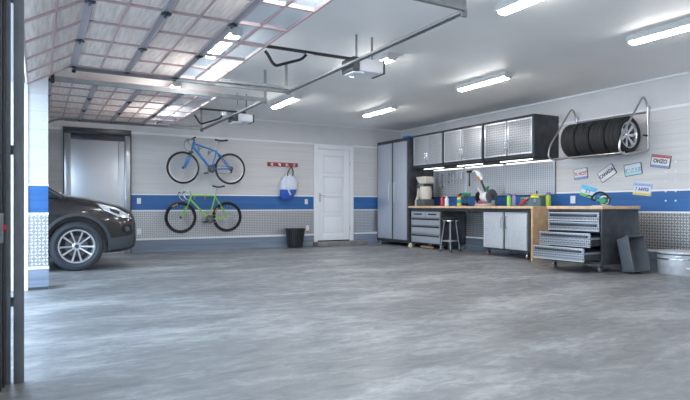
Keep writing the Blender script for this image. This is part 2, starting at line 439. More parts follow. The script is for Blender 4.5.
# switches and outlets on walls
def wall_box(x, z, label, y=YB-.014, w=.075, h=.115, yaxis=False, Y=0):
    o = thing('wall_outlet', label, 'outlet', (x, y, z), 'white cover plates on the walls')
    if yaxis:
        MB().box(-.012, 0, -w/2, w/2, -h/2, h/2).build('cover_plate', 'white_plastic', o, .003)
        mb = MB(); mb.box(-.016, -.012, -.018, .018, .008, .042); mb.box(-.016, -.012, -.018, .018, -.042, -.008); mb.build('socket', 'shaded_white', o)
    else:
        MB().box(-w/2, w/2, -.012, 0, -h/2, h/2).build('cover_plate', 'white_plastic', o, .003)
        mb = MB(); mb.box(-.018, .018, -.016, -.012, .008, .042); mb.box(-.018, .018, -.016, -.012, -.042, -.008); mb.build('socket', 'shaded_white', o)
    return o
wall_box(1.76, 1.03, 'white switch plate on the blue stripe right of the steel door')
wall_box(1.76, .42, 'pale outlet on tread plate low beside the steel door')
wall_box(5.44, 1.03, 'white switch plate on the blue stripe left of the white door')
wall_box(5.47, .42, 'white outlet on tread plate just above the waste bin')
wall_box(XR-.014, 1.04, 'white outlet on the blue stripe above the rolling cabinet', y=6.40, w=.1, h=.13, yaxis=True)

# ------------------------------------------------------------------ ceiling lamps
def make_lamp(x, y, label):
    o = thing('ceiling_light', label, 'ceiling light', (x, y, ZC), 'tube lights on the ceiling')
    L = .53
    MB().prism([(-.06, 0), (-.078, -.06), (-.074, -.07), (.074, -.07), (.078, -.06), (.06, 0)], 'Y', -L, L).build('housing', 'lamp_body', o)
    MB().prism([(-.055, -.07), (-.055, -.082), (-.035, -.096), (.035, -.096), (.055, -.082), (.055, -.07)], 'Y', -L+.03, L-.03).build('diffuser', 'lamp_glow', o)
    for a_ in (-L-.002, L-.03): MB().box(-.055, .055, a_, a_+.032, -.09, -.05).build('end_cap', 'lamp_body', o, .006)
    MB().cyl((0, -L+.012, -.094), (0, -L+.012, -.088), .014, 10).build('sensor', 'lamp_cap', o)
    return o
lab = {(3.87, 3.35): 'tube light nearest the camera in the middle row, cut off by the top edge',
       (3.87, 6.25): 'tube light on the ceiling right behind the nearer door opener',
       (3.87, 9.15): 'tube light on the ceiling just beyond the near door track end',
       (5.87, 3.35): 'tube light at the upper right, cut off by the right edge',
       (5.87, 6.25): 'tube light in the middle of the open ceiling right of the track end',
       (5.87, 9.15): 'tube light on the ceiling nearest the tall locker corner',
       (1.86, 3.35): 'tube light over the near overhead door, toward the camera',
       (1.86, 6.25): 'tube light seen through the clear end panes of the near door',
       (1.86, 9.15): 'tube light seen through the clear end panes of the far door'}
for (x, y), l in lab.items(): make_lamp(x, y, l)
for x in (1.86, 3.87, 5.87): make_lamp(x, .42, 'unseen added tube light on the ceiling behind the camera, column at %s' % {1.86: 'the door side', 3.87: 'the middle', 5.87: 'the bench side'}[x])  # unseen lamps added behind the camera, repeating the ceiling rows

# ------------------------------------------------------------------ overhead sectional doors
def overhead(y0, y1, xs, z, label, bays):
    """xs: joints of the flat run in X; first section is tilted where it rounds the curve"""
    o = thing('overhead_door', label, 'garage door', (0, (y0+y1)/2, z), 'sectional doors raised under the ceiling')
    W = (y1-y0)/2; dy = 2*W/bays
    def section(xa, za, xb, zb, glaze):
        v = Vector((xb-xa, 0, zb-za)); L = v.length; ang = -math.atan2(zb-za, xb-xa)
        s = bpy.data.objects.new('door_section', None)
        mb = MB(); h = .015
        mb.box(0, .018, -W, W, -h, h); mb.box(L-.018, L, -W, W, -h, h)
        mb.box(L/2-.009, L/2+.009, -W, W, -.010, h)
        for i in range(bays+1):
            y = -W+dy*i; mb.box(.02, L-.02, max(-W, y-.014), min(W, y+.014), -h, h)
        fr_ = mb.build('section_frame', 'door_frame_glare', o, 0, (xa, 0, za), (0, ang, 0))
        tag(fr_, 'frame of one door section, tinted pinkish grey for sun glare')
        mb = MB(); mb.box(.018, L-.018, -W+.01, W-.01, .0, .008)
        mb.build('glazing', glaze, fr_)
    pts = xs
    for i in range(len(pts)-1):
        (xa, za), (xb, zb) = pts[i], pts[i+1]
        section(xa, za, xb, zb, 'clear_glazing' if i == len(pts)-2 else 'ribbed_glazing')
    for i in range(1, len(pts)-1):
        x, zz = pts[i]
        mb = MB(); mb.box(x-.032, x+.032, -W, W, zz-.024, zz-.0155); mb.box(x-.032, x-.024, -W, W, zz-.032, zz-.024); mb.box(x+.024, x+.032, -W, W, zz-.032, zz-.024)
        st = mb.build('joint_rail', 'door_stile', o)
        for k in range(0, bays+1, 2):
            y = -W+dy*k; y = max(min(y, W-.03), -W+.03)
            mb = MB(); mb.box(x-.04, x+.04, y-.03, y+.03, zz-.038, zz-.032); mb.cyl((x, y-.04, zz-.044), (x, y+.04, zz-.044), .013, 8)
            mb.build('hinge', 'hinge', st)
    # rollers in the track
    return o
near = overhead(3.41, 6.81, [(-.11, -.26), (.34, 0), (.895, 0), (1.445, 0), (1.95, 0)], 2.50,
                'nearer raised sectional garage door with glare-tinted pinkish frames and glazed bays', 6)
far = overhead(7.41, 10.73, [(-.09, -.40), (.02, -.10), (.12, 0), (.63, 0), (1.155, 0), (1.69, 0), (2.21, 0)], 2.47,
               'farther raised sectional garage door, above the parked car', 6)

def c_track(name, label, y, z, x0, x1, side, vert=True, zb=.1, hang=None, stiff=True):
    """side: +1 opens to +Y. horizontal run plus curve plus vertical run"""
    o = thing(name, label, 'door track', (x1, y, z), 'steel tracks carrying the overhead doors')
    mb = MB(); h = .028
    mb.box(x0-x1, 0, -.002, .002, -h, h); mb.box(x0-x1, 0, 0, side*.03, h-.004, h); mb.box(x0-x1, 0, 0, side*.03, -h, -h+.004)
    mb.build('horizontal_track', 'track_steel', o)
    if stiff:
        mb = MB(); mb.box(x0-x1+1.6, 0, -.003, .003, h, h+.045); mb.box(x0-x1+1.6, 0, -side*.03, 0, h+.04, h+.045)
        mb.build('stiffening_angle', 'track_steel', o)
    # curve
    pts = []
    R = .42
    for k in range(9):
        a = k/8*PI/2; pts.append((x0+R*0-x1-R*math.sin(a)*1.0, 0, -R+R*math.cos(a)))
    if vert: MB().tube(pts, .018, 6).build('curved_track', 'track_steel', o)
    else: MB().box(x0-x1-.03, x0-x1+.01, -.02, .02, -.05, .05).build('end_bracket', 'black', o, .004)
    if hang:
        for hx in hang:
            mb = MB(); mb.box(hx-x1-.02, hx-x1+.02, -.004, .004, -.03, ZC-z); mb.box(hx-x1-.004, hx-x1, -.004, .03, -.03, ZC-z)
            mb.build('hanger', 'track_steel', o)
    return o
c_track('door_track', 'steel track along the far edge of the nearer overhead door', 6.88, 2.48, .36, 2.93, -1, hang=(2.93,), vert=False)
c_track('door_track', 'steel track along the near edge of the nearer overhead door, at the top edge', 3.32, 2.50, .36, 2.93, 1, hang=(2.93,))
c_track('door_track', 'pale steel track next to the pillar, nearer edge of the far door', 7.33, 2.43, .16, 2.80, 1, hang=(2.80,), vert=False, stiff=False)
c_track('door_track', 'steel track along the back wall edge of the far door', 10.80, 2.45, .40, 2.80, -1, hang=(2.80, 2.3))
def back_bar(x, y0, y1, z, label):
    o = thing('cross_bar', label, 'track bar', (x, (y0+y1)/2, z), 'angle bars joining the track ends')
    w = (y1-y0)/2; mb = MB(); mb.box(-.018, -.014, -w, w, -.014, .014); mb.box(-.018, .010, -w, w, -.014, -.010)
    mb.build('angle_bar', 'track_steel', o)
    mb = MB(); mb.box(.020, .024, -w, w, -.014, .014); mb.build('stop_bar', 'track_steel', o)
    for s_ in (-1, 1): MB().box(-.025, .03, s_*w-.010, s_*w+.010, -.04, .03).build('end_bracket', 'dark_steel', o)
back_bar(2.955, 3.36, 6.86, 2.475, 'long steel bar crossing the ceiling in front of the nearer door opener')
back_bar(2.80, 7.35, 10.79, 2.425, 'steel bar crossing behind the far overhead door, above the bikes')

# near door jamb with its vertical track
o = thing('vertical_track', 'dark grey steel jamb and track standing at the left edge, nearest the camera', 'door track', (-.11, 3.36, 0))
MB().box(-.002, .046, -.01, .03, 0, 2.45).build('jamb_face', 'dark_steel', o, .002)
MB().box(-.039, -.015, -.004, .03, 0, 2.45).build('track_channel', 'dark_steel', o, .002)
MB().box(-.078, -.050, -.12, .03, 0, 2.45).build('jamb_leg', 'frame_dark', o, .002)
MB().box(-.050, -.040, -.05, .03, 0, 2.45).build('cable_channel', 'frame_dark', o, .002)
for z in (.4, 1.2, 2.0): MB().box(-.05, .0, .02, .03, z, z+.05).build('bracket', 'dark_steel', o)
pe = MB().box(-.075, -.041, -.177, -.119, .745, .895).build('photo_eye', 'track_steel', o, .006); pe['label'] = 'small grey sensor box'
MB().cyl((-.043, -.147, .82), (-.027, -.147, .82), .016, 12).build('red_lens', 'red', pe)

# openers
def opener(x0, x1, yc, zc, w, h, rail_x, arm, label, zr):
    o = thing('door_opener', label, 'door opener', (x0, yc, zc), 'motor units of the overhead doors')
    L = x1-x0
    prof = [(0, -h/2+.0), (0, h/2), (L, h/2), (L, -h/2+.06), (L-.06, -h/2), (.0, -h/2)]
    mb = MB(); mb.box(.09, L-.02, -w/2, w/2, -h/2, h/2); mb.build('housing', 'white_plastic', o, .025)
    MB().box(0, .09, -w/2-.004, w/2+.004, -h/2-.005, h/2+.004).build('front_cover', 'frame_dark', o, .02)
    MB().box(L-.03, L, -w/2-.004, w/2+.004, -h/2-.004, h/2+.004).build('rear_band', 'frame_dark', o, .012)
    MB().box(.02, .16, -w/2+.02, w/2-.02, -h/2-.02, -h/2+.006).build('light_lens', 'white_plastic', o, .01)
    MB().box(rail_x-x0, L*.7, -.014, .014, zr-zc-.014, zr-zc+.014).build('rail', 'black', o)
    for hx in (.12, L-.1): MB().box(hx-.012, hx+.012, -.004, .004, h/2-.01, ZC-zc).build('hanger', 'track_steel', o)
    ax, az = arm
    pts = fillet([(ax-x0, 0, az-zc), (ax-x0+.03, 0, az-zc-.03), (ax-x0+.08, 0, az-zc-.11), (ax-x0+.12, 0, az-zc-.14), (ax-x0+.42, 0, az-zc-.03), (ax-x0+.47, 0, az-zc+.03)], .06)
    mb = MB(); mb.tube(pts, .016, 6); mb.build('door_arm', 'black', o)
    MB().box(ax-x0+.46, ax-x0+.54, -.02, .02, az-zc+.02, zr-zc-.018).build('trolley', 'white_plastic', o, .004)
    return o
opener(2.995, 3.42, 5.32, 2.49, .26, .15, .2, (2.03, 2.52), 'white and grey door opener hanging in front of the tube light, nearer one', 2.57)
opener(2.84, 3.22, 9.06, 2.42, .26, .13, .2, (2.23, 2.42), 'white door opener hanging at the end of the far overhead door', 2.53)

# ------------------------------------------------------------------ storage along the right wall
def front_panel(mb, x, y0, y1, z0, z1, t=.02): mb.box(x-t, x, y0, y1, z0, z1)
# tall locker
o = thing('tall_locker', 'tall dark locker with two blue grey doors in the back corner', 'cabinet', (7.75, 10.89, 0))
X0 = 7.37-7.75
MB().box(X0, .36, -.67, .66, .08, 2.50).build('body', 'cab_body', o, .004)
for (a, b, hy) in ((.0, .61, .07), (-.61, -.07, -.15)):
    dr = MB().box(X0-.025, X0-.002, a, b, .15, 2.42).build('door', 'locker_door', o, .004)
    pts = fillet([(X0-.025, hy, .98), (X0-.06, hy, 1.02), (X0-.06, hy, 1.46), (X0-.025, hy, 1.5)], .03)
    MB().tube(pts, .014, 8).build('handle', 'edge_silver', dr)
for (cx, cy) in ((X0+.05, .58), (X0+.05, -.60), (.3, .58), (.3, -.60)):
    mb = MB(); mb.cyl((cx, cy, 0), (cx, cy, .03), .028, 12); mb.cyl((cx, cy, .03), (cx, cy, .08), .014, 8); mb.build('foot', 'steel', o)
o = tag(MB().box(-.15, .15, -.1, .1, 0, .05).build('folded_cloth', 'blue_frame', None, .015, (7.55, 10.42, 2.502)), 'small bright blue bundle lying on top of the tall locker', 'cloth')

# wall cabinets
def wall_cab(y0, y1, doorm, framem, label, side_gap=.03):
    yc = (y0+y1)/2; w = (y1-y0)/2
    o = thing('wall_cabinet', label, 'cabinet', (7.79, yc, 1.76), 'wall cabinets over the workbench')
    xf = 7.49-7.79
    MB().box(xf, .318, -w, w, .03, .77).build('body', 'cab_body', o, .004)
    MB().box(xf+.05, .30, -w+.03, w-.03, 0, .03).build('light_pelmet', 'cab_interior', o)
    for s_, (a, b) in enumerate(((-w+side_gap, -.012), (.012, w-side_gap))):
        dr = MB().box(xf-.018, xf-.001, a, b, .085, .72).build('door', doorm, o, .002)
        mb = MB(); fw = .028
        for bx in ((a, b, .085, .085+fw), (a, b, .72-fw, .72), (a, a+fw, .085+fw, .72-fw), (b-fw, b, .085+fw, .72-fw)):
            mb.box(xf-.026, xf-.018, *bx)
        mb.build('door_frame', framem, dr, .001)
        hy = -.035 if s_ == 0 else .035
        MB().tube(fillet([(xf-.024, hy, .17), (xf-.055, hy, .19), (xf-.055, hy, .34), (xf-.024, hy, .36)], .02), .007, 6).build('handle', 'chrome', dr)
    st = MB().box(xf+.06, xf+.10, -w*.80, w*.42, -.016, .0).build('light_bar', 'led_strip', o)
    bk = MB().box(.24, .262, -w+.05, w-.05, -.012, .0).build('rear_light_strip', 'led_strip', o); tag(bk, 'glowing strip light washing the pegboard')
    tag(st, 'glowing white strip light under the cabinet')
    return o
wall_cab(6.705, 7.93, 'silver_tread', 'edge_silver', 'wall cabinet with bright framed tread plate doors, nearest the tyre rack')
wall_cab(7.95, 9.125, 'silver_tread_fine', 'edge_silver', 'middle one of the three wall cabinets, pale mottled doors')
wall_cab(9.145, 10.205, 'silver_tread_fine', 'locker_door', 'wall cabinet with plain grey doors next to the tall locker')

# pegboards behind the bench
for (y0, y1, l) in ((6.76, 7.955, 'bright pegboard panel at the right end behind the bench'), (7.965, 9.12, 'pegboard panel behind the chop saw'), (9.13, 10.21, 'dim pegboard panel next to the tall locker, hung with wrenches')):
    yc = (y0+y1)/2; w = (y1-y0)/2
    o = thing('pegboard', l, 'pegboard', (XR-.023, yc, 1.16), 'pegboard panels behind the workbench')
    MB().box(-.014, 0, -w, w, 0, .575).build('perforated_sheet', 'pegboard', o)
    mb = MB(); mb.box(-.03, 0, -w, w, -.02, .006); mb.box(-.03, 0, -w, w, .565, .59); mb.box(-.03, 0, -w, -w+.022, 0, .565); mb.box(-.03, 0, w-.012, w, 0, .565)
    mb.build('board_frame', 'edge_silver', o)

# wrenches and hammer on the pegboard
XP = XR-.023-.014
def wrench(y, ztop, L, k, label):
    o = thing('wrench', label, 'wrench', (XP-.022, y, ztop), 'wrenches hanging on the pegboard')
    mb = MB(); mb.box(-.004, .004, -.011, .011, -L+.03, -.03)
    mb.lathe([(.014, -.005), (.026, -.005), (.026, .005), (.014, .005)], (0, 0, -.025), 'X', 14, closed=True)
    mb.build('shank', 'chrome', o)
    mb = MB(); mb.prism([(-.024, -L+.01), (-.012, -L-.01), (-.010, -L+.015), (.010, -L+.015), (.012, -L-.01), (.024, -L+.01), (.018, -L+.04), (-.018, -L+.04)], 'X', -.005, .005)
    mb.build('open_jaw', 'chrome', o)
    MB().cyl((-.01, 0, -.012), (.021, 0, -.012), .005, 6).build('peg', 'black', o)
ws = [(10.02, 1.70, .33, 'longest dark wrench, leftmost in the row by the beige machine'), (9.86, 1.66, .31, 'second long wrench from the tall locker'),
      (9.64, 1.68, .24, 'third wrench, hanging in the bright patch of the pegboard'), (9.55, 1.68, .22, 'fourth wrench of the hanging row'),
      (9.45, 1.68, .21, 'fifth wrench of the hanging row'), (9.35, 1.68, .20, 'sixth wrench of the hanging row, above the green drill'), (9.23, 1.68, .16, 'shortest wrench, last of the row near the panel joint')]
for i, (y, z, L, l) in enumerate(ws): wrench(y, z, L, i, l)
o = thing('hammer', 'dark hammer hanging on the pegboard left of the chop saw', 'hammer', (XP-.068, 8.93, 1.66))
MB().box(-.016, .016, -.11, .07, -.022, .022).build('head', 'black', o, .006)
MB().tube([(0, 0, -.01), (0, 0, -.15), (0, 0, -.31)], [.014, .013, .019], 10).build('handle', 'rubber_grey', o)
MB().cyl((-.02, -.04, -.03), (.068, -.04, -.03), .004, 6).build('peg', 'black', o)

# workbench: continuous top, panel leg, base units
o = thing('workbench_top', 'long wooden worktop running under the wall cabinets', 'workbench', (7.72, 8.4, .885))
MB().box(7.335-7.72, XR-.022-7.72, 6.60-8.4, 10.20-8.4, 0, .045).build('worktop', 'wood_edge', o, .005)
MB().box(7.335-7.72, XR-.045-7.72, 6.60-8.4, 6.64-8.4, -.885, 0).build('side_panel', 'wood', o, .003)
MB().box(7.42-7.72, 7.46-7.72, 6.64-8.4, 10.20-8.4, -.06, 0).build('apron', 'frame_dark', o)

def caster(parent, x, y, r=.04, top=.12, red=True):
    c = MB(); c.lathe([(r*.5, -.014), (r*.95, -.014), (r, -.008), (r, .008), (r*.95, .014), (r*.5, .014)], (x, y, r), 'Y', 16)
    w = c.build('caster', 'steel', parent)
    mb = MB(); mb.prism([(x-r*.3, r*.8), (x+r*.3, r*.8), (x+r*.9, top), (x-r*.9, top)], 'Y', y-.022, y-.016)
    mb.prism([(x-r*.3, r*.8), (x+r*.3, r*.8), (x+r*.9, top), (x-r*.9, top)], 'Y', y+.016, y+.022)
    mb.box(x-r*.9, x+r*.9, y-.022, y+.022, top-.008, top); mb.build('fork', 'chrome', w)
    if red: MB().box(x-r*1.2, x-r*.8, y-.010, y+.010, r*.95, r*1.3).build('brake_tab', 'red', w, .003)
# drawer unit
o = thing('drawer_unit', 'grey drawer unit under the left end of the workbench', 'cabinet', (7.75, 9.66, 0))
xf = 7.415-7.75
MB().box(xf, .33, -.54, .535, .10, .82).build('body', 'cab_body', o, .003)
def drawer(parent, xf, y0, y1, z0, z1, fm, slot, lock=False, name='drawer', bt=.022):
    dr = MB().box(xf-bt, xf-.001, y0, y1, z0, z1).build(name, fm, parent, .003)
    a, b = slot
    sl = MB().box(xf-bt-.006, xf-bt+.002, y0+.03, y1-.03, a, b).build('handle', 'black' if not lock else 'brushed_dark', dr, .002)
    return dr
for (a, b) in ((-.51, -.02), (.0, .50)):
    dr = MB().box(xf-.022, xf-.001, a, b, .675, .805).build('drawer', 'drawer_face', o, .003)
    MB().box(xf-.034, xf-.02, a+.11, b-.11, .735, .765).build('handle', 'black', dr, .004)
for (z0, z1) in ((.51, .665), (.315, .50), (.125, .305)):
    dr = MB().box(xf-.022, xf-.001, -.51, .50, z0, z1).build('drawer', 'drawer_face', o, .003)
    MB().box(xf-.032, xf-.02, -.49, .48, z1-.042, z1-.008).build('handle', 'black', dr, .003)
for (cx, cy) in ((xf+.05, .49), (xf+.05, -.49), (.28, .49), (.28, -.49)): caster(o, cx, cy, .035, .10, False)
# odds under the drawer unit
o = tag(MB().lathe([(.0, -.22), (.022, -.22), (.028, -.21), (.028, .21), (.022, .22), (0, .22)], (0, 0, .028), 'Y', 14).build('cardboard_tube', 'tan_card', None, 0, (7.44, 9.63, 0)), 'brown tube lying on the floor under the drawer unit', 'tube')
o = thing('spray_can', 'small orange and white can on the floor beside the tall locker', 'can', (7.35, 10.12, 0))
MB().lathe([(0, 0), (.035, 0), (.035, .07), (.03, .075), (0, .075)], (0, 0, 0), 'Z', 14).build('body', 'wood_edge', o)
MB().lathe([(0, .075), (.02, .075), (.02, .095), (0, .095)], (0, 0, 0), 'Z', 12).build('cap', 'white_plastic', o)

# two door base cabinet
o = thing('base_cabinet', 'silver two door rolling cabinet under the right end of the workbench', 'cabinet', (7.75, 7.29, 0))
xf = 7.41-7.75
MB().box(xf, .33, -.56, .57, .12, .84).build('body', 'cab_body', o, .003)
for i, (a, b) in enumerate(((-.52, -.005), (.04, .545))):
    dr = MB().box(xf-.022, xf-.001, a, b, .155, .815).build('door', 'silver_door', o, .003)
    fw = .022; mb = MB()
    for bx in ((a, b, .155, .155+fw), (a, b, .815-fw, .815), (a, a+fw, .177, .793), (b-fw, b, .177, .793)): mb.box(xf-.028, xf-.022, *bx)
    mb.build('door_frame', 'edge_silver', dr)
    hy = (-.04, .075)[i]
    MB().tube(fillet([(xf-.02, hy, .52), (xf-.055, hy, .54), (xf-.055, hy, .72), (xf-.02, hy, .74)], .02), .008, 6).build('handle', 'steel', dr)
for (cx, cy) in ((xf+.05, .48), (xf+.05, -.47), (.28, .48), (.28, -.47)): caster(o, cx, cy, .045, .12)

# stool
o = thing('shop_stool', 'round black topped stool with steel legs in the workbench knee space', 'stool', (7.33, 8.74, 0))
MB().lathe([(0, .64), (.14, .64), (.185, .655), (.19, .675), (.18, .69), (.12, .70), (0, .70)], (0, 0, 0), 'Z', 28).build('seat', 'black', o)
MB().lathe([(.12, .625), (.15, .625), (.15, .64), (.12, .64)], (0, 0, 0), 'Z', 24, closed=True).build('seat_ring', 'chrome', o)
for k in range(4):
    a = PI/4+k*PI/2+.15; c_, s_ = math.cos(a), math.sin(a)
    lg = MB().tube([(.11*c_, .11*s_, .64), (.135*c_, .135*s_, .45), (.20*c_, .20*s_, .015)], .011, 10).build('leg', 'track_steel', o)
    MB().lathe([(0, 0), (.028, 0), (.026, .03), (.016, .05), (0, .05)], (.20*c_, .20*s_, 0), 'Z', 12).build('rubber_foot', 'rubber_grey', lg)
MB().tube([(.165*math.cos(k*PI/12), .165*math.sin(k*PI/12), .22) for k in range(24)], .009, 8, closed=True).build('foot_ring', 'steel', o)

# things on the bench (top at .93)
ZB = .931
o = thing('bench_machine', 'beige and black benchtop machine with a rounded cap beside the tall locker', 'machine', (7.62, 9.93, ZB))
R90 = 0
mb = MB(); mb.box(-.17, .13, -.16, .12, 0, .15); mb.build('base', 'charcoal_plastic', o, .02)
mb = MB(); mb.lathe([(0, .15), (.13, .15), (.155, .22), (.155, .33), (.135, .43), (0, .45)], (-.03, -.04, 0), 'Z', 24, sx=.9); mb.build('drum', 'cream', o)
mb = MB(); mb.box(-.13, .10, -.13, .10, .43, .50); mb.build('neck', 'brushed_dark', o, .015)
mb = MB(); mb.box(-.16, -.13, -.10, .06, .44, .455); mb.box(-.16, -.13, -.10, .06, .48, .49); mb.build('guard_bar', 'cream', o, .004)
mb = MB(); mb.prism([(-.17, .53), (-.16, .50), (.06, .50), (.12, .55), (.18, .63), (.18, .655), (-.12, .66), (-.17, .62)], 'X', -.13, .11); mb.build('cap', 'cream', o, .035)
mb = MB(); mb.prism([(.08, .0), (.20, .0), (.17, .24), (.20, .36), (.15, .56), (.06, .56)], 'X', -.12, .08); mb.build('column', 'charcoal_plastic', o, .02)
mb = MB(); mb.prism([(.10, 0), (.21, 0), (.20, .12), (.14, .22), (.10, .40), (.07, .40)], 'X', -.15, -.12); mb.build('side_cover', 'cream', o, .01)

def bottle(name, x, y, r, h, bodym, capm, label, cat, capr=.6, nozzle=False, mid=None, z=ZB, group='bottles and cans on the workbench'):
    o = thing(name, label, cat, (x, y, z), group)
    MB().lathe([(0, 0), (r*.92, 0), (r, .006), (r, h*.72), (r*.85, h*.78), (r*capr, h*.82), (0, h*.82)], (0, 0, 0), 'Z', 20).build('body', bodym, o)
    if mid: MB().lathe([(r*1.01, h*.28), (r*1.03, h*.3), (r*1.03, h*.6), (r*1.01, h*.62)], (0, 0, 0), 'Z', 20, closed=False).build('label_band', mid, o)
    mb = MB(); mb.lathe([(0, h*.82), (r*capr, h*.82), (r*capr, h*.95), (r*capr*.6, h), (0, h)], (0, 0, 0), 'Z', 16)
    if nozzle: mb.box(-r*1.4, 0, -.008, .008, h*.93, h*.99)
    mb.build('cap', capm, o)
    return o
bottle('bottle', 7.58, 9.30, .033, .21, 'red', 'red', 'slim red bottle on the workbench, leftmost of the bottle pair', 'bottle', .7)
bottle('bottle', 7.60, 9.17, .045, .21, 'white_plastic', 'white_plastic', 'white bottle with a spout beside the red bottle', 'bottle', .45, True)
bottle('spray_bottle', 7.56, 8.73, .042, .22, 'yellow', 'red', 'small bottle with red top and teal band in front of the drill', 'bottle', .75, True, 'teal')
bottle('aerosol_can', 7.62, 7.42, .036, .23, 'lime', 'purple', 'lime green can with a purple cap between chop saw and toolbox', 'can', .95)
bottle('aerosol_can', 7.78, 7.45, .04, .225, 'lilac', 'lilac', 'lilac can right behind the lime green can', 'can', .7)
bottle('aerosol_can', 7.80, 6.67, .042, .24, 'olive', 'purple', 'yellow green can with a purple cap at the right end of the worktop', 'can', .95)

# cordless drill
o = thing('cordless_drill', 'green and black cordless drill standing on its battery behind the small bottle', 'drill', (7.80, 8.80, ZB), rot=(0, 0, PI/2-.1))
MB().box(-.05, .07, -.04, .04, 0, .06).build('battery', 'black', o, .012)
MB().tube([(.01, 0, .05), (0, 0, .12), (-.01, 0, .2)], [.024, .022, .026], 12).build('grip', 'charcoal_plastic', o)
MB().tube([(-.13, 0, .235), (-.11, 0, .24), (.06, 0, .24), (.11, 0, .24)], [.028, .04, .042, .03], 14).build('motor_housing', 'green', o)
MB().tube([(.10, 0, .24), (.13, 0, .24), (.19, 0, .24), (.25, 0, .24)], [.026, .03, .027, .012], 14).build('chuck', 'black', o)
MB().box(.03, .045, -.01, .01, .15, .2).build('trigger', 'black', o, .004)

# chop saw
o = thing('chop_saw', 'white and black chop saw with raised handle on the workbench', 'saw', (7.72, 8.13, ZB))
MB().lathe([(0, 0), (.19, 0), (.20, .012), (.20, .03), (.17, .045), (0, .045)], (-.02, .0, 0), 'Z', 28).build('turntable', 'galvanised', o)
MB().box(-.04, .0, -.26, .26, .03, .11).build('fence', 'steel', o, .006)
o2 = MB().lathe([(0, -.02), (.09, -.02), (.135, -.012), (.14, 0), (.135, .03), (.09, .045), (0, .045)], (-.01, -.18, .19), 'Y', 36).build('blade_guard', 'charcoal_plastic', o)
MB().lathe([(0, -.03), (.05, -.03), (.05, -.02), (0, -.02)], (-.01, -.18, .19), 'Y', 20).build('arbor_nut', 'brushed_dark', o2)
MB().lathe([(0, 0), (.07, 0), (.10, .04), (.10, .15), (.07, .2), (0, .2)], (-.03, -.13, .18), 'Y', 24).build('motor', 'white_plastic', o)
MB().lathe([(0, -.02), (.08, -.02), (.12, -.008), (.12, .02), (.08, .03), (0, .03)], (.02, .18, .17), 'Y', 28).build('rear_wheel', 'black', o)
MB().tube([(0, -.02, .25), (-.02, .02, .36), (-.04, .06, .46), (-.05, .12, .60)], [.03, .022, .02, .025], 12).build('arm', 'black_gloss', o)
MB().tube([(-.05, .04, .51), (-.06, .10, .60), (-.06, .16, .66), (-.06, .22, .69)], [.035, .055, .045, .02], 14).build('upper_head', 'white_plastic', o)
MB().tube([(-.06, .18, .69), (-.06, .26, .70), (-.06, .32, .68)], [.018, .02, .016], 10).build('handle', 'cream', o)
MB().tube([(-.10, .06, .50), (-.11, .10, .58)], .022, 8).build('switch', 'orange', o)
MB().tube([(0, .10, .22), (-.01, .16, .31), (-.01, .22, .36)], [.035, .025, .018], 10).build('hinge_arm', 'cream', o)
MB().tube([(0, -.04, .30), (-.02, -.06, .36), (-.01, -.10, .38)], [.03, .028, .02], 10).build('lock_knob', 'green', o)
MB().box(-.16, -.12, -.05, .05, .045, .09).build('front_lock', 'red', o, .008)

# toolbox
o = thing('toolbox', 'slate blue toolbox with yellow latches and a red tool leaning inside', 'toolbox', (7.80, 7.02, ZB))
MB().box(-.11, .11, -.27, .20, 0, .14).build('tray', 'slate_plastic', o, .012)
MB().box(-.12, .10, -.26, -.05, .14, .185).build('lid_compartment', 'slate_plastic', o, .01)
MB().box(-.124, -.118, -.24, -.06, .145, .18).build('front_stripe', 'yellow', o, .002); MB().box(-.125, .105, -.20, -.08, .185, .20).build('lid_panel', 'yellow', o, .003); MB().box(-.115, -.10, -.02, .18, .14, .15).build('rim_strip', 'yellow', o, .003)
for y in (-.15, .05): MB().box(-.122, -.108, y-.02, y+.02, .06, .12).build('clasp', 'steel', o, .003)
o = thing('red_pliers', 'red handled tool leaning on the front of the toolbox', 'pliers', (7.655, 7.08, ZB))
MB().tube([(0, .11, .012), (0, .02, .07), (0, -.05, .13)], [.016, .02, .022], 10).build('red_grip', 'red', o)
MB().tube([(0, -.05, .13), (0, -.09, .16)], [.018, .008], 8).build('jaw', 'steel', o)
for (y, r, l, mm) in ((6.96, .012, 'short dark screwdriver standing in the toolbox, right one', 'black'), (7.06, .011, 'short dark red screwdriver standing in the toolbox, left one', 'dark_red')):
    o = thing('screwdriver', l, 'screwdriver', (7.84, y, ZB+.142)); o['group'] = 'screwdrivers in the toolbox'
    if y < 7: o.location.z = ZB+.187
    MB().cyl((0, 0, 0), (0, 0, .03), .005, 8).build('blade', 'steel', o); MB().lathe([(0, .03), (r, .03), (r*1.2, .05), (r, .085), (0, .09)], (0, 0, 0), 'Z', 10).build('handle', mm, o)

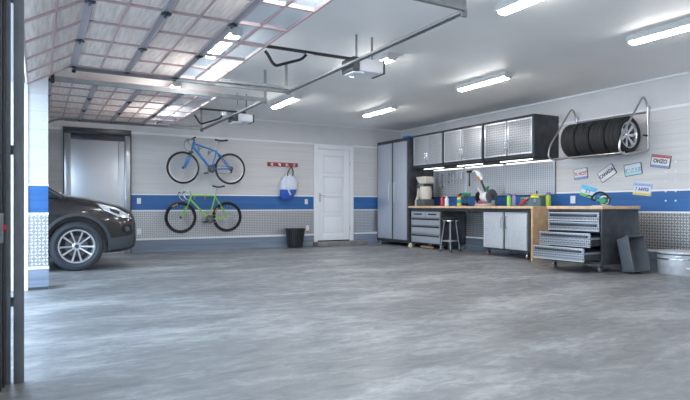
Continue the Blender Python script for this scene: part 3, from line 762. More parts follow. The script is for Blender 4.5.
# rolling drawer cabinet
o = thing('rolling_cabinet', 'black rolling tool cabinet with wooden top and two drawers pulled open', 'cabinet', (7.20, 5.35, 0))
def L(x, y): return x-7.20, y-5.35
x0, y0 = L(6.79, 4.89); x1, y1 = L(7.60, 5.80)
mb = MB(); mb.box(x0, x1, y0, y0+.03, .11, .885); mb.box(x0, x1, y1-.03, y1, .11, .885); mb.box(x1-.03, x1, y0+.03, y1-.03, .11, .885)
mb.box(x0, x1-.03, y0+.03, y1-.03, .11, .15); mb.box(x0, x1-.03, y0+.03, y1-.03, .845, .885)
mb.box(x0, x0+.02, y0+.03, y1-.03, .553, .567)
mb.build('carcass', 'cab_body', o, .002)
MB().box(x0-.025, x1+.02, y0-.02, y1+.02, .885, .93).build('wooden_top', 'wood_edge', o, .005)
for (z0, z1, out) in ((.715, .838, 0), (.575, .702, 0), (.36, .552, .19), (.165, .352, .32)):
    xf = x0-.002-out
    dr = MB().box(xf-.022, xf, y0+.035, y1-.01, z0, z1).build('drawer', 'drawer_tread', o, .003)
    if out: dr['label'] = 'drawer pulled open'
    hz = z1-.045
    MB().box(xf-.03, xf-.02, y0+.07, y1-.045, hz-.018, hz+.018).build('handle', 'brushed_dark', dr, .003)
    MB().cyl((xf-.034, y0+.075, hz), (xf-.028, y0+.075, hz), .014, 12).build('lock', 'black', dr)
    mb = MB(); mb.box(xf-.026, xf-.022, y0+.035, y1-.01, z0, z0+.012); mb.box(xf-.026, xf-.022, y0+.035, y1-.01, z1-.012, z1); mb.build('edge_strip', 'edge_silver', dr)
    a, b, dpt = y0+.05, y1-.05, .60
    mb = MB(); mb.box(xf, xf+dpt, a, a+.008, z0+.02, z1-.05); mb.box(xf, xf+dpt, b-.008, b, z0+.02, z1-.05); mb.box(xf, xf+dpt, a, b, z0+.015, z0+.02); mb.box(xf+dpt-.01, xf+dpt, a, b, z0+.02, z1-.05)
    mb.build('drawer_box', 'cab_body', dr)
    if out:
        hz = z1-.075
        for q in (a-.012, b): MB().box(xf, x0+.3, q, q+.012, hz-.012, hz+.012).build('slide_rail', 'steel', dr)
for (cx, cy) in ((x0+.05, y0+.07), (x0+.05, y1-.07), (x1-.07, y0+.07), (x1-.07, y1-.07)): caster(o, cx, cy, .045, .11)

# circular saw on it
o = thing('circular_saw', 'green circular saw with black guard standing on the rolling cabinet', 'saw', (7.30, 5.27, .932), rot=(0, 0, PI/2+.45)); o.scale = (.85, .85, .85)
MB().box(-.15, .15, -.07, .06, 0, .008).build('sole_plate', 'steel', o, .002)
gd = MB().lathe([(0, -.012), (.095, -.012), (.105, 0), (.105, .014), (.09, .022), (0, .022)], (-.04, -.01, .095), 'Y', 30).build('blade_guard', 'black', o)
MB().lathe([(.06, .022), (.085, .024), (.085, .026), (.06, .026)], (-.04, -.01, .095), 'Y', 26, closed=True).build('guard_rim', 'white_plastic', gd)
MB().tube([(-.04, .02, .085), (-.04, .075, .085), (-.04, .12, .085)], [.055, .06, .045], 18).build('motor', 'green', o)
MB().tube([(-.11, .04, .09), (.0, .05, .09), (.06, .05, .09)], [.03, .048, .03], 14).build('green_cover', 'green', o)
MB().tube(smooth_path([(-.11, .045, .12), (-.09, .045, .19), (-.01, .045, .235), (.07, .045, .225), (.13, .045, .17), (.15, .045, .12), (.09, .045, .09)]), .018, 10).build('handle', 'black', o)
MB().tube([(.14, .045, .17), (.20, .045, .18), (.25, .045, .165)], [.012, .01, .007], 8).build('cord_stub', 'black', o)
MB().box(.02, .06, .03, .06, .155, .18).build('trigger', 'blue_frame', o, .004)

# open plastic bin leaning against it
o = thing('storage_bin', 'empty charcoal plastic bin tipped on end, leaning against the rolling cabinet', 'bin', (7.22, 4.762, .0), rot=(-math.radians(12), 0, 0))
w, hgt, dp, tk = .185, .49, .19, .012
def ring(y, s, zz): return None
mb = MB()
# tray opening toward -Y: outer shell tapers to its base (at y=0)
def shell(ins, ya, yb, tw):
    return [(-w+ins+tw, ya, ins+tw), (w-ins-tw, ya, ins+tw), (w-ins-tw, ya, hgt-ins-tw), (-w+ins+tw, ya, hgt-ins-tw)]
outb = [mb.bm.verts.new(q) for q in shell(0, 0, 0, .02)]; outf = [mb.bm.verts.new(q) for q in shell(0, -dp, 0, 0)]
inb = [mb.bm.verts.new((q[0], -tk, q[2])) for q in shell(tk, 0, 0, .02)]; inf = [mb.bm.verts.new((q[0], -dp, q[2])) for q in shell(tk, 0, 0, 0)]
mb._f(outb); mb._f(inb)
for i in range(4):
    j = (i+1) % 4
    mb._f([outb[i], outb[j], outf[j], outf[i]]); mb._f([inb[i], inb[j], inf[j], inf[i]]); mb._f([outf[i], outf[j], inf[j], inf[i]])
mb.build('tub', 'charcoal_plastic', o, .004)
mb = MB(); r_ = .012
for bx in ((-w-r_, w+r_, -dp, -dp+.03, -.0, .0+.004), (-w-r_, w+r_, -dp, -dp+.03, hgt-.004, hgt+r_), (-w-r_, -w+.002, -dp, -dp+.03, 0, hgt), (w-.002, w+r_, -dp, -dp+.03, 0, hgt)): mb.box(*bx)
mb.build('rim', 'charcoal_plastic', o, .002)

# galvanised tub with lid
o = thing('metal_tub', 'round galvanised tub with lid on the floor at the right edge', 'tub', (7.72, 4.34, 0))
MB().lathe([(0, 0), (.285, 0), (.29, .01), (.30, .20), (.305, .205), (.305, .215), (.30, .22), (.305, .285), (0, .285)], (0, 0, 0), 'Z', 48).build('body', 'galvanised', o)
MB().lathe([(0, .286), (.315, .286), (.318, .30), (.312, .312), (.29, .315), (0, .33)], (0, 0, 0), 'Z', 48).build('lid', 'galvanised', o)
for a, z in ((-2.2, .10), (-2.75, .25)):
    c_, s_ = math.cos(a), math.sin(a); t_ = Vector((-s_, c_, 0)); n_ = Vector((c_, s_, 0)); k = .07 if z < .2 else .025
    p0 = n_*.29
    mb = MB(); mb.tube(fillet([p0-t_*k+Vector((0, 0, z)), p0*1.1-t_*k+Vector((0, 0, z)), p0*1.1+t_*k+Vector((0, 0, z)), p0+t_*k+Vector((0, 0, z))], .02), .011 if z < .2 else .016, 8)
    mb.build('handle', 'white_plastic', o)

MB().lathe([(.296, .270), (.309, .270), (.309, .288), (.296, .288)], (0, 0, 0), 'Z', 48, closed=True).build('lid_gap_shade', 'charcoal_plastic', o)  # dark ring painting the shade in the gap between lid and body
MB().lathe([(.296, .205), (.306, .205), (.306, .222), (.296, .222)], (0, 0, 0), 'Z', 48, closed=True).build('band', 'chrome', o)
# ------------------------------------------------------------------ tyre rack and tyres
o = thing('tire_rack', 'chrome tube wall rack holding a row of four tyres', 'rack', (XR-.012, 5.7, 1.75))
def rk(x, y, z): return (x-(XR-.012), y-5.7, z-1.75)
for yy, dz in ((5.05, 0), (6.32, .02)):
    pts = fillet([rk(8.08, yy, 1.78), rk(8.08, yy, 2.47), rk(7.97, yy, 2.60), rk(7.42, yy, 1.92), rk(7.385, yy, 1.73), rk(7.52, yy, 1.69), rk(8.08, yy, 1.78)], .10, 6)
    MB().tube(pts, .015, 10).build('side_frame', 'steel', o)
for (x, z, a, b) in ((7.52, 1.715, 5.05, 6.32), (7.97, 1.735, 5.05, 6.32), (8.08, 2.36, 5.05, 6.32)):
    MB().cyl(rk(x, a, z), rk(x, b, z), .013, 10).build('long_bar', 'steel', o)
for yy in (5.05, 6.32):
    for z in (1.85, 2.42): MB().box(*[v for pr in zip(rk(8.08, yy-.02, z-.03), rk(8.108, yy+.02, z+.03)) for v in pr]).build('wall_bracket', 'steel', o)
mb = MB(); mb.cyl(rk(7.97, 5.05, 2.0), rk(8.08, 5.05, 2.0), .012, 8); mb.build('spacer', 'black', o)

def tyre_profile(R, W, r0):
    h = W/2
    return [(r0, -h*.72), (r0+.02, -h*.86), (R*.82, -h*1.0), (R*.94, -h*.93), (R*.985, -h*.78), (R, -h*.55), (R, -h*.27), (R-.004, -h*.265), (R-.004, -h*.235), (R, -h*.23), (R, h*.23), (R-.004, h*.235), (R-.004, h*.265), (R, h*.27), (R, h*.55), (R*.985, h*.78),
            (R*.94, h*.93), (R*.82, h), (r0+.02, h*.86), (r0, h*.72)]
def tread_blocks(mb, R, W, n=44):
    h = W/2
    for k in range(n):
        a = k*2*PI/n
        for (y0, y1, off) in ((-h*.80, -h*.32, 0), (h*.32, h*.80, .5), (-h*.20, h*.20, .25)):
            aa = a+off*2*PI/n; mt = Matrix.Rotation(-aa, 4, 'Y')
            w_ = R*PI/n*.62
            mb.box(R-.012, R+.003, y0, y1, -w_, w_, mt)
def spokes(mb, n, r0, r1, w0, w1, ya, yb, pair=0):
    for k in range(n):
        a = k*2*PI/n + (pair if k % 2 else -pair)
        mt = Matrix.Rotation(-a, 4, 'Y')
        prof = [(r0, -w0), (r1, -w1), (r1, w1), (r0, w0)]
        A = [mb.bm.verts.new(mt @ Vector((u, ya+(.018 if u == r0 else 0), v))) for u, v in prof]; B = [mb.bm.verts.new(mt @ Vector((u, yb, v))) for u, v in prof]
        mb._f(A); mb._f(B)
        for i in range(4): mb._f([A[i], A[(i+1) % 4], B[(i+1) % 4], B[i]])
YS = [5.235, 5.502, 5.769, 6.036]
zt = 2.0
o = thing('spare_tyre', 'front tyre on the wall rack, its silver seven spoke rim facing out', 'tyre', (7.745, YS[0], zt), 'tyres lying in the wall rack')
RT = .275
mb = MB(); mb.lathe(tyre_profile(RT, .26, .192), (0, 0, 0), 'Y', 56, closed=True); tread_blocks(mb, RT, .26); mb.build('rubber_tread', 'rubber', o)
mb = MB(); mb.lathe([(.188, -.112), (.199, -.112), (.199, -.098), (.188, -.085), (.178, .0), (.188, .08), (.192, .09), (.180, .095), (.168, .0), (.176, -.095)], (0, 0, 0), 'Y', 48, closed=True)
rm = mb.build('rim', 'alloy', o)
mb = MB(); spokes(mb, 7, .035, .18, .018, .028, -.095, -.065); mb.lathe([(0, -.085), (.035, -.085), (.048, -.07), (.048, -.04), (0, -.04)], (0, 0, 0), 'Y', 24); mb.build('spoke_star', 'alloy', rm)
MB().lathe([(0, -.02), (.15, -.02), (.15, -.01), (0, -.01)], (0, 0, 0), 'Y', 32).build('inner_disc', 'black', rm)
tl = ['second tyre from the rim end of the wall rack', 'third tyre from the rim end of the wall rack', 'last tyre in the wall rack, nearest the wall cabinets']
for y, l in zip(YS[1:], tl): dup(o, (7.745, y, zt), label=l)

# ------------------------------------------------------------------ licence plates on the wall
for nm, c in (('pl_white', (.75, .76, .78)), ('pl_blue', (.20, .30, .58)), ('pl_sky', (.16, .52, .82)), ('pl_red', (.55, .09, .10)), ('pl_text_blue', (.12, .18, .35)), ('pl_text_dark', (.05, .05, .06)), ('pl_aqua', (.35, .66, .70)),
              ('pl_grey', (.38, .46, .56)), ('pl_periwinkle', (.30, .42, .75)), ('pl_gold', (.85, .62, .05)), ('pl_green', (.30, .55, .10)), ('pl_text_red', (.60, .12, .12)), ('pl_pink', (.70, .50, .52)), ('pl_cloud', (.72, .80, .86))): mat(nm, c, .35)
def plate(y, z, tilt, w, h, base, bands, txt, tcol, tsize, label, off=.0, frame='black', tsx=1.0, tz=0):
    """tilt: anticlockwise degrees as seen from inside the room. Local: x to the viewer's right, z up"""
    # viewer faces +X; viewer right = -Y.  local x -> -Y, local y -> +X
    o = thing('license_plate', label, 'licence plate', (XR-.0118, y, z), 'licence plates on the right wall')
    Rm = Matrix.Rotation(-PI/2, 4, 'Z') @ Matrix.Rotation(-math.radians(tilt), 4, 'Y')
    o.rotation_euler = Rm.to_euler()
    MB().prism([(q.x, q.y) for q in fillet([(-w/2, -h/2, 0), (w/2, -h/2, 0), (w/2, h/2, 0), (-w/2, h/2, 0)], .015, 3, True)], 'Y', -.010, 0).build('plate', frame, o)
    k = .93
    MB().prism([(q.x, q.y) for q in fillet([(-w/2*k, -h/2*k, 0), (w/2*k, -h/2*k, 0), (w/2*k, h/2*k, 0), (-w/2*k, h/2*k, 0)], .012, 3, True)], 'Y', -.013, -.0095).build('face', base, o)
    for (a, b, c) in bands:
        MB().box(-w/2*k+.004, w/2*k-.004, -.0145, -.012, h*a, h*b).build('colour_band', c, o)
    if txt: text_mesh(txt, tsize, tcol, o, (0, -.016, tz), (PI/2, 0, 0), .001, sx=tsx)
    return o
plate(6.245, 1.48, 5, .27, .185, 'pl_white', [(-.45, -.28, 'pl_blue'), (.22, .36, 'pl_cloud')], 'TL NCST', 'pl_text_red', .075, 'white plate with red letters and blue foot, leftmost under the tyres', tsx=.82)
plate(5.75, 1.465, 31, .31, .185, 'pl_white', [], 'CANADA', 'pl_text_dark', .082, 'white licence plate reading CANADA, tilted steeply', tsx=.82)
plate(5.30, 1.50, 7, .29, .185, 'pl_grey', [(-.45, -.25, 'pl_aqua'), (.12, .42, 'pl_cloud')], 'AB-4 1', 'pl_cloud', .075, 'pale aqua and grey plate between the CANADA plate and the red topped plate', tsx=.9, tz=-.01)
plate(4.865, 1.595, -10, .30, .19, 'pl_white', [(.28, .45, 'pl_red'), (-.45, -.30, 'pl_blue')], 'OHZO', 'pl_text_dark', .078, 'white plate with red top and blue foot, highest and rightmost', tsx=.9)
plate(5.15, 1.185, -6, .30, .19, 'pl_white', [(.26, .45, 'pl_periwinkle'), (-.45, -.28, 'pl_gold')], '7 A4V53', 'pl_text_blue', .072, 'blue topped plate with gold foot overlapping the blue stripe', frame='pl_periwinkle', tsx=.85)
plate(6.10, 1.17, -16, .30, .19, 'pl_sky', [(-.45, -.22, 'pl_green'), (-.22, .12, 'pl_cloud')], '3 7', 'pl_text_blue', .075, 'sky blue and green plate behind the circular saw', frame='pl_sky')
# wall screws in two columns
k = 0
for (y, z) in ((4.792, 1.433), (4.792, 1.291), (4.792, 1.145), (4.792, 1.007), (4.646, 1.576), (4.646, 1.433), (4.646, 1.291), (4.646, 1.145), (4.646, 1.007)):
    o = MB().lathe([(0, -.006), (.010, -.006), (.014, -.002), (.014, 0), (0, 0)], (0, 0, 0), 'X', 12).build('wall_screw', 'white_plastic', None, 0, (XR-.0125 if z != 1.145 else XR-.0125, y, z))
    tag(o, 'white screw head in the %s column, %s' % ('left' if y > 4.7 else 'right', {1.433: 'just right of the plate row', 1.291: 'midway above the stripe', 1.145: 'at the top of the blue stripe', 1.007: 'in the middle of the blue stripe', 1.576: 'topmost, beside the red topped plate'}[z]), 'screw', 'white screw heads on the right wall')

# ------------------------------------------------------------------ back wall: hook rail, cloth bag, waste bin
o = thing('hook_rail', 'dark red coat rail with four metal hooks on the back wall', 'coat rack', (4.85, YB-.012, 1.87))
MB().box(-.37, .37, -.03, 0, -.045, .045).build('board', 'dark_red', o, .006)
for k in range(4):
    x = -.27+k*.18
    mb = MB(); mb.box(x-.03, x+.03, -.036, -.028, -.03, .03); mb.tube(fillet([(x, -.03, -.02), (x, -.04, -.06), (x, -.085, -.065), (x, -.095, -.02)], .02), .009, 8)
    mb.build('hook', 'chrome', o)
o = thing('hanging_bag', 'crumpled white and blue cloth bag hanging below the red coat rail', 'bag', (4.97, YB-.11, 1.08))
random.seed(3)
def sack(z0, z1, tilt, prof):
    rows = []
    n = 26
    for i in range(15):
        u = i/14; z = z0+(z1-z0)*u
        rr = prof(z); row = []
        for k in range(n+1):
            a = (k % n)*2*PI/n
            w_ = 1+.10*math.sin(3*a+z*9)+.07*math.sin(7*a+z*23)
            row.append(Vector((rr*math.cos(a)*w_+tilt(z), rr*.42*math.sin(a)*w_, z)))
        rows.append(row)
    return rows
prof = lambda z: .03+.17*math.sin(min(1, max(0, (z+.0)/.56))*PI*.80+.35)**.8 if z < .5 else max(.02, .14-(z-.5)*1.1)
tl_ = lambda z: -.07+.16*z
def sackbuild(name, z0, z1, m_):
    mb = MB(); V = mb.grid(sack(z0, z1, tl_, prof)); mb._f([v for v in V[0][:-1]][::-1]); mb._f([v for v in V[-1][:-1]])
    bmesh.ops.remove_doubles(mb.bm, verts=mb.bm.verts[:], dist=.0005); return mb.build(name, m_, o, sharp=80)
sackbuild('blue_lower_part', .0, .22, 'cloth_blue'); sackbuild('white_upper_part', .22, .57, 'cloth_white')
MB().tube(smooth_path([(-.05, -.03, .53), (-.04, -.04, .62), (.05, .0, .73), (.09, -.02, .62), (.06, -.03, .53)]), .014, 8).build('handle_loop', 'lens_dark', o)
MB().tube(smooth_path([(-.06, -.06, .5), (-.10, -.07, .35), (-.05, -.085, .2), (.0, -.08, .1)]), .02, 8).build('fold', 'cloth_white', o)

o = thing('waste_bin', 'black round waste bin on the floor left of the white door', 'bin', (5.05, 11.34, 0))
MB().lathe([(0, 0), (.155, 0), (.16, .01), (.215, .40), (.228, .405), (.228, .425), (.215, .425), (.208, .40), (.150, .02), (0, .02)], (0, 0, 0), 'Z', 40).build('bin_body', 'black', o)
mb = MB()
for k in range(30):
    a = k*2*PI/30; c_, s_ = math.cos(a), math.sin(a); mb.cyl((.162*c_, .162*s_, .02), (.216*c_, .216*s_, .40), .004, 5)
mb.build('ribs', 'frame_dark', o)

# ------------------------------------------------------------------ bicycles on the back wall
YBK = 11.31
def bike_wheel(parent, x, z, R, tire_r, rim_in, rimm, tire_m, nsp, decal=None):
    w = MB().tube([(x+R*math.cos(k*2*PI/48), 0, z+R*math.sin(k*2*PI/48)) for k in range(48)], tire_r, 8, closed=True).build('wheel', tire_m, parent)
    ra = R-tire_r*.5
    MB().lathe([(rim_in, -.008), (ra, -.012), (ra, .012), (rim_in, .008)], (x, 0, z), 'Y', 48, closed=True).build('rim', rimm, w)
    mb = MB()
    for k in range(nsp):
        a = k*2*PI/nsp; s_ = 1 if k % 2 else -1
        mb.cyl((x+.02*math.cos(a+.9*s_), s_*.025, z+.02*math.sin(a+.9*s_)), (x+rim_in*math.cos(a), 0, z+rim_in*math.sin(a)), .0016, 4)
    mb.build('spokes', 'steel', w)
    MB().lathe([(0, -.05), (.008, -.05), (.008, -.035), (.026, -.035), (.026, -.025), (.014, -.02), (.014, .02), (.026, .025), (.026, .035), (.008, .035), (.008, .05), (0, .05)], (x, 0, z), 'Y', 14).build('hub', 'brushed_dark', w)
    if decal:
        for a0 in decal:
            mb = MB(); rows = []
            for k in range(9):
                a = a0+(k-4)*.055
                rows.append([Vector((x+r_*math.cos(a), -.0125, z+r_*math.sin(a))) for r_ in (rim_in+.012, ra-.012)])
            mb.grid(rows); mb.build('rim_decal', 'orange', w)
    return w
# --- blue mountain bike
ox, oz = 3.04, 1.38
o = thing('bicycle', 'blue mountain bike hung high on the back wall, above the green bike', 'bicycle', (ox, YBK, oz), 'bicycles hung on the back wall')
def P(x, z, y=0): return (x-ox, y, z-oz)
WF, WR, BBp = (2.563, 1.707), (3.541, 1.713), (3.132, 1.70)
bike_wheel(o, WF[0]-ox, WF[1]-oz, .305, .024, .272, 'steel', 'rubber', 32); bike_wheel(o, WR[0]-ox, WR[1]-oz, .305, .024, .272, 'steel', 'rubber', 32)
mb = MB()
mb.tube([P(2.785, 2.245), P(2.75, 2.12)], .026, 12)
mb.tube([P(2.782, 2.205), P(3.255, 2.065)], .019, 12); mb.tube([P(2.76, 2.15), BBp and P(3.12, 1.71)], .026, 12)
mb.tube([P(3.255, 2.085), P(3.14, 1.70)], .018, 12)
mb.cyl(P(3.132, 1.70, -.04), P(3.132, 1.70, .04), .026, 14)
for s_ in (-1, 1):
    mb.tube([P(3.25, 2.055, .0), P(3.30, 2.0, s_*.05), P(3.541, 1.713, s_*.065)], .011, 8)
    mb.tube([P(3.15, 1.70, s_*.02), P(3.25, 1.70, s_*.05), P(3.541, 1.713, s_*.065)], .011, 8)
mb.build('frame', 'blue_frame', o)
for s_ in (-1, 1): MB().tube([P(2.685, 1.93, s_*.06), P(2.585, 1.705, s_*.06)], [.028, .022], 10).build('fork_leg', 'blue_frame', o)
mb = MB()
for s_ in (-1, 1): mb.cyl(P(2.725, 2.02, s_*.06), P(2.68, 1.92, s_*.06), .016, 10)
mb.box(*[v for pr in zip(P(2.70, 2.0, -.085), P(2.75, 2.045, .085)) for v in pr]); mb.tube([P(2.725, 2.03), P(2.75, 2.12)], .016, 10)
mb.build('fork_crown', 'brushed_dark', o)
hb = MB().tube([P(2.735, 2.30, -.27), P(2.72, 2.30, -.1), P(2.725, 2.29, 0), P(2.72, 2.30, .1), P(2.735, 2.30, .27)], .012, 8).build('handlebar', 'brushed_dark', o)
for s_ in (-1, 1):
    MB().tube([P(2.735, 2.30, s_*.17), P(2.735, 2.30, s_*.285)], .017, 10).build('grip', 'black', hb)
    MB().tube([P(2.72, 2.30, s_*.15), P(2.66, 2.27, s_*.18), P(2.63, 2.235, s_*.22)], .007, 6).build('brake_lever', 'steel', hb)
MB().tube([P(2.78, 2.25), P(2.79, 2.285), P(2.725, 2.295)], .016, 8).build('stem', 'brushed_dark', o)
MB().tube([P(3.255, 2.085), P(3.31, 2.275)], .012, 10).build('seat_post', 'steel', o)
def saddle(z, x0, x1, m_='black'):
    mb = MB(); n = 12; rows = []
    for i in range(n+1):
        u = i/n; x = x0+(x1-x0)*u; wd = .018+.06*max(0, (u-.25)/.75)**1.4*(1 if u < .95 else .85)
        zz = z+.010*math.cos(u*PI*2)
        rows.append([Vector((x-ox_, y_*wd, zz-oz_+h_)) for (y_, h_) in ((-1, -.02), (-1.0, -.004), (-.6, .010), (0, .014), (.6, .010), (1.0, -.004), (1, -.02), (0, -.022), (-1, -.02))])
    V = mb.grid(rows); mb._f([v for v in V[0][:-1]]); mb._f([v for v in V[-1][:-1]][::-1]); bmesh.ops.remove_doubles(mb.bm, verts=mb.bm.verts[:], dist=.0005)
    return mb
ox_, oz_ = ox, oz
sd = saddle(2.305, 3.215, 3.475).build('saddle', 'black', o, sharp=60)
mb = MB()
for s_ in (-1, 1): mb.tube([P(3.25, 2.29, s_*.02), P(3.30, 2.27, s_*.022), P(3.36, 2.27, s_*.022), P(3.42, 2.29, s_*.03)], .004, 6)
mb.build('saddle_rails', 'steel', sd)
def crankset(o, P, bx, bz, r1, ang, pm='black', cm='brushed_dark', L_=.165):
    c = MB().lathe([(.03, -.004), (r1, -.003), (r1, .003), (.03, .004)], (P(bx, bz)[0], -.05, P(bx, bz)[2]), 'Y', 30, closed=True).build('chainring', cm, o)
    for s_, a in ((-1, ang), (1, ang+PI)):
        ex, ez = bx+L_*math.cos(a), bz+L_*math.sin(a)
        ca = MB().tube([P(bx, bz, s_*.06), P(ex, ez, s_*.075)], [.013, .010], 8).build('crank_arm', cm, c)
        q = P(ex, ez, s_*.12); MB().box(q[0]-.045, q[0]+.045, q[1]-.045, q[1]+.045, q[2]-.012, q[2]+.012).build('pedal', pm, c, .004)
    return c
crankset(o, P, 3.132, 1.70, .085, PI+.65)
mb = MB(); mb.tube([P(3.132, 1.782, -.05), P(3.541, 1.748, -.05)], .004, 5); mb.tube([P(3.132, 1.618, -.05), P(3.525, 1.60, -.05)], .004, 5)
mb.build('chain', 'brushed_dark', o)
mb = MB(); mb.lathe([(0, -.055), (.05, -.055), (.05, -.045), (0, -.045)], P(3.541, 1.713), 'Y', 20); mb.build('cassette', 'disc', o)
mb = MB(); mb.tube([P(3.541, 1.70, -.07), P(3.55, 1.66, -.07), P(3.525, 1.61, -.06)], [.016, .02, .012], 8); mb.build('derailleur', 'black', o)
mb = MB(); mb.tube(smooth_path([P(2.70, 2.29, -.12), P(2.58, 2.24, -.09), P(2.59, 2.10, -.03), P(2.70, 2.03, -.0)]), .004, 5)
mb.tube(smooth_path([P(2.70, 2.29, .12), P(2.63, 2.30, .05), P(2.70, 2.18, -.02), P(2.80, 2.17, -.02)]), .004, 5); mb.build('cables', 'black', o)
for (x, z) in ((2.70, 1.99), (3.30, 1.98)): MB().tube([P(x-.03, z-.02, -.03), P(x, z, -.04), P(x+.03, z-.02, -.03)], .010, 6).build('brake_caliper', 'black', o)
# --- green road bike
ox, oz = 3.0, .38; ox_, oz_ = ox, oz
o = thing('bicycle', 'lime green racing bike with deep black rims hung below the blue bike', 'bicycle', (ox, YBK, oz), 'bicycles hung on the back wall')
WF, WR = (2.516, .698), (3.474, .704)
bike_wheel(o, WF[0]-ox, WF[1]-oz, .305, .015, .255, 'black_gloss', 'rubber', 20, (2.0,)); bike_wheel(o, WR[0]-ox, WR[1]-oz, .305, .015, .255, 'black_gloss', 'rubber', 20, (2.6,))
mb = MB()
mb.tube([P(2.725, 1.185), P(2.70, 1.05)], .019, 12); mb.tube([P(2.72, 1.145), P(3.225, 1.145)], .015, 12); mb.tube([P(2.70, 1.065), P(3.09, .66)], .017, 12)
mb.tube([P(3.225, 1.165), P(3.09, .655)], .015, 12); mb.cyl(P(3.09, .655, -.035), P(3.09, .655, .035), .022, 14)
for s_ in (-1, 1):
    mb.tube([P(3.22, 1.13), P(3.26, 1.06, s_*.03), P(3.474, .704, s_*.06)], .008, 8); mb.tube([P(3.09, .655, s_*.015), P(3.17, .66, s_*.035), P(3.474, .704, s_*.06)], .009, 8)
mb.build('frame', 'lime_frame', o)
mb = MB()
for s_ in (-1, 1): mb.tube(smooth_path([P(2.695, 1.045, s_*.02), P(2.66, .98, s_*.045), P(2.58, .80, s_*.05), P(2.516, .70, s_*.05)]), .010, 8)
mb.build('fork', 'lime_frame', o)
hb = MB()
for s_ in (-1, 1):
    hb.tube(smooth_path([P(2.66, 1.225, 0), P(2.655, 1.225, s_*.12), P(2.62, 1.22, s_*.195), P(2.56, 1.19, s_*.205), P(2.535, 1.13, s_*.21), P(2.57, 1.07, s_*.215), P(2.64, 1.04, s_*.215)]), .0125, 8)
hb = hb.build('drop_handlebar', 'lens_clear', o)
for s_ in (-1, 1): MB().tube([P(2.555, 1.20, s_*.207), P(2.53, 1.215, s_*.208), P(2.50, 1.15, s_*.21)], [.013, .014, .006], 8).build('brake_lever', 'brushed_dark', hb)
MB().tube([P(2.725, 1.19), P(2.727, 1.225), P(2.66, 1.225)], .013, 8).build('stem', 'steel', o)
MB().tube([P(3.225, 1.165), P(3.27, 1.315)], .011, 10).build('seat_post', 'steel', o)
saddle(1.338, 3.165, 3.41).build('saddle', 'black', o, sharp=60)
crankset(o, P, 3.09, .655, .09, PI*1.12, cm='disc', L_=.13)
mb = MB(); mb.tube([P(3.09, .743, -.05), P(3.474, .735, -.05)], .004, 5); mb.tube([P(3.09, .567, -.05), P(3.474, .673, -.05)], .004, 5); mb.build('chain', 'steel', o)
MB().lathe([(0, -.055), (.033, -.055), (.033, -.045), (0, -.045)], P(3.474, .704), 'Y', 18).build('cassette', 'steel', o)
# wall hooks carrying the bikes
for (x, z, l) in ((2.95, 2.125, 'small black wall hook under the blue bike, left one'), (3.16, 2.063, 'small black wall hook under the blue bike, right one'), (2.86, 1.113, 'small black wall hook under the green bike, left one'), (3.08, 1.113, 'small black wall hook under the green bike, right one')):
    o = thing('wall_hook', l, 'hook', (x, YB-.012, z), 'hooks carrying the bicycles')
    MB().box(-.02, .02, -.008, 0, -.05, .05).build('base_plate', 'track_steel', o, .002)
    MB().tube([(0, -.005, 0), (0, -.31, 0), (0, -.33, .03)], .007, 8).build('arm', 'track_steel', o)

# ------------------------------------------------------------------ the car (front wheels at x=.485)
CY = 9.62
car = thing('car', 'dark compact crossover parked through the far garage door, nose toward the room', 'car', (.485, CY, 0))
def C(x): return x-.485
# stations: x(world), bottom z, half width, shoulder z, top z, crown
ST = [(1.33, .36, .58, .55, .62, .02), (1.31, .30, .76, .60, .76, .03), (1.24, .26, .84, .68, .86, .035), (1.08, .23, .88, .78, .935, .04), (.80, .22, .905, .87, .99, .045), (.5, .21, .925, .93, 1.045, .05), (.2, .21, .93, .97, 1.085, .05),
      (-.2, .20, .93, .98, 1.10, .04), (-1.0, .20, .925, .96, 1.10, .04), (-1.9, .21, .92, .98, 1.10, .04), (-2.6, .25, .91, 1.00, 1.11, .04), (-3.0, .32, .86, 1.00, 1.10, .04), (-3.12, .40, .80, .98, 1.06, .03)]
mb = MB(); rows = []
for (x, zb, w, zs_, zt_, cr_) in ST:
    half = [(0, zb), (w*.5, zb), (w*.93, zb+.005), (w*.985, zb+.07), (w, zb+(zs_-zb)*.45), (w*.99, zb+(zs_-zb)*.8), (w*.955, zs_+(zt_-zs_)*.35), (w*.88, zt_-.01), (w*.6, zt_+cr_*.5), (w*.3, zt_+cr_*.9), (0, zt_+cr_)]
    row = [Vector((C(x), -y, z)) for y, z in half] + [Vector((C(x), y, z)) for y, z in half[-2:0:-1]]
    rows.append(row+[row[0]])
V = mb.grid(rows)
bmesh.ops.remove_doubles(mb.bm, verts=mb.bm.verts[:], dist=.0004)
bs = [e for e in mb.bm.edges if e.is_boundary]
bmesh.ops.holes_fill(mb.bm, edges=bs, sides=0)
body = mb.build('body', 'car_paint', car)
sub = body.modifiers.new('s', 'SUBSURF'); sub.levels = 2; sub.render_levels = 2
cut = []
for wx in (.485, -2.08):
    for s_ in (-1, 1):
        c_ = MB().cyl((C(wx), s_*.64, .37), (C(wx), s_*1.2, .37), .415, 56).build('cutter', 'car_clad'); c_.location = (.485, CY, 0)
        bo = body.modifiers.new('b', 'BOOLEAN'); bo.object = c_; bo.operation = 'DIFFERENCE'; bo.solver = 'EXACT'; cut.append(c_)
bpy.context.view_layer.update()
dg = bpy.context.evaluated_depsgraph_get()
me = bpy.data.meshes.new_from_object(body.evaluated_get(dg))
body.modifiers.clear(); body.data = me; me.name = 'body'
for c_ in cut: bpy.data.objects.remove(c_)
for p_ in me.polygons: p_.use_smooth = True
me.set_sharp_from_angle(angle=math.radians(40))
bv = bmesh.new(); bv.from_mesh(me); TREE = BVHTree.FromBMesh(bv)
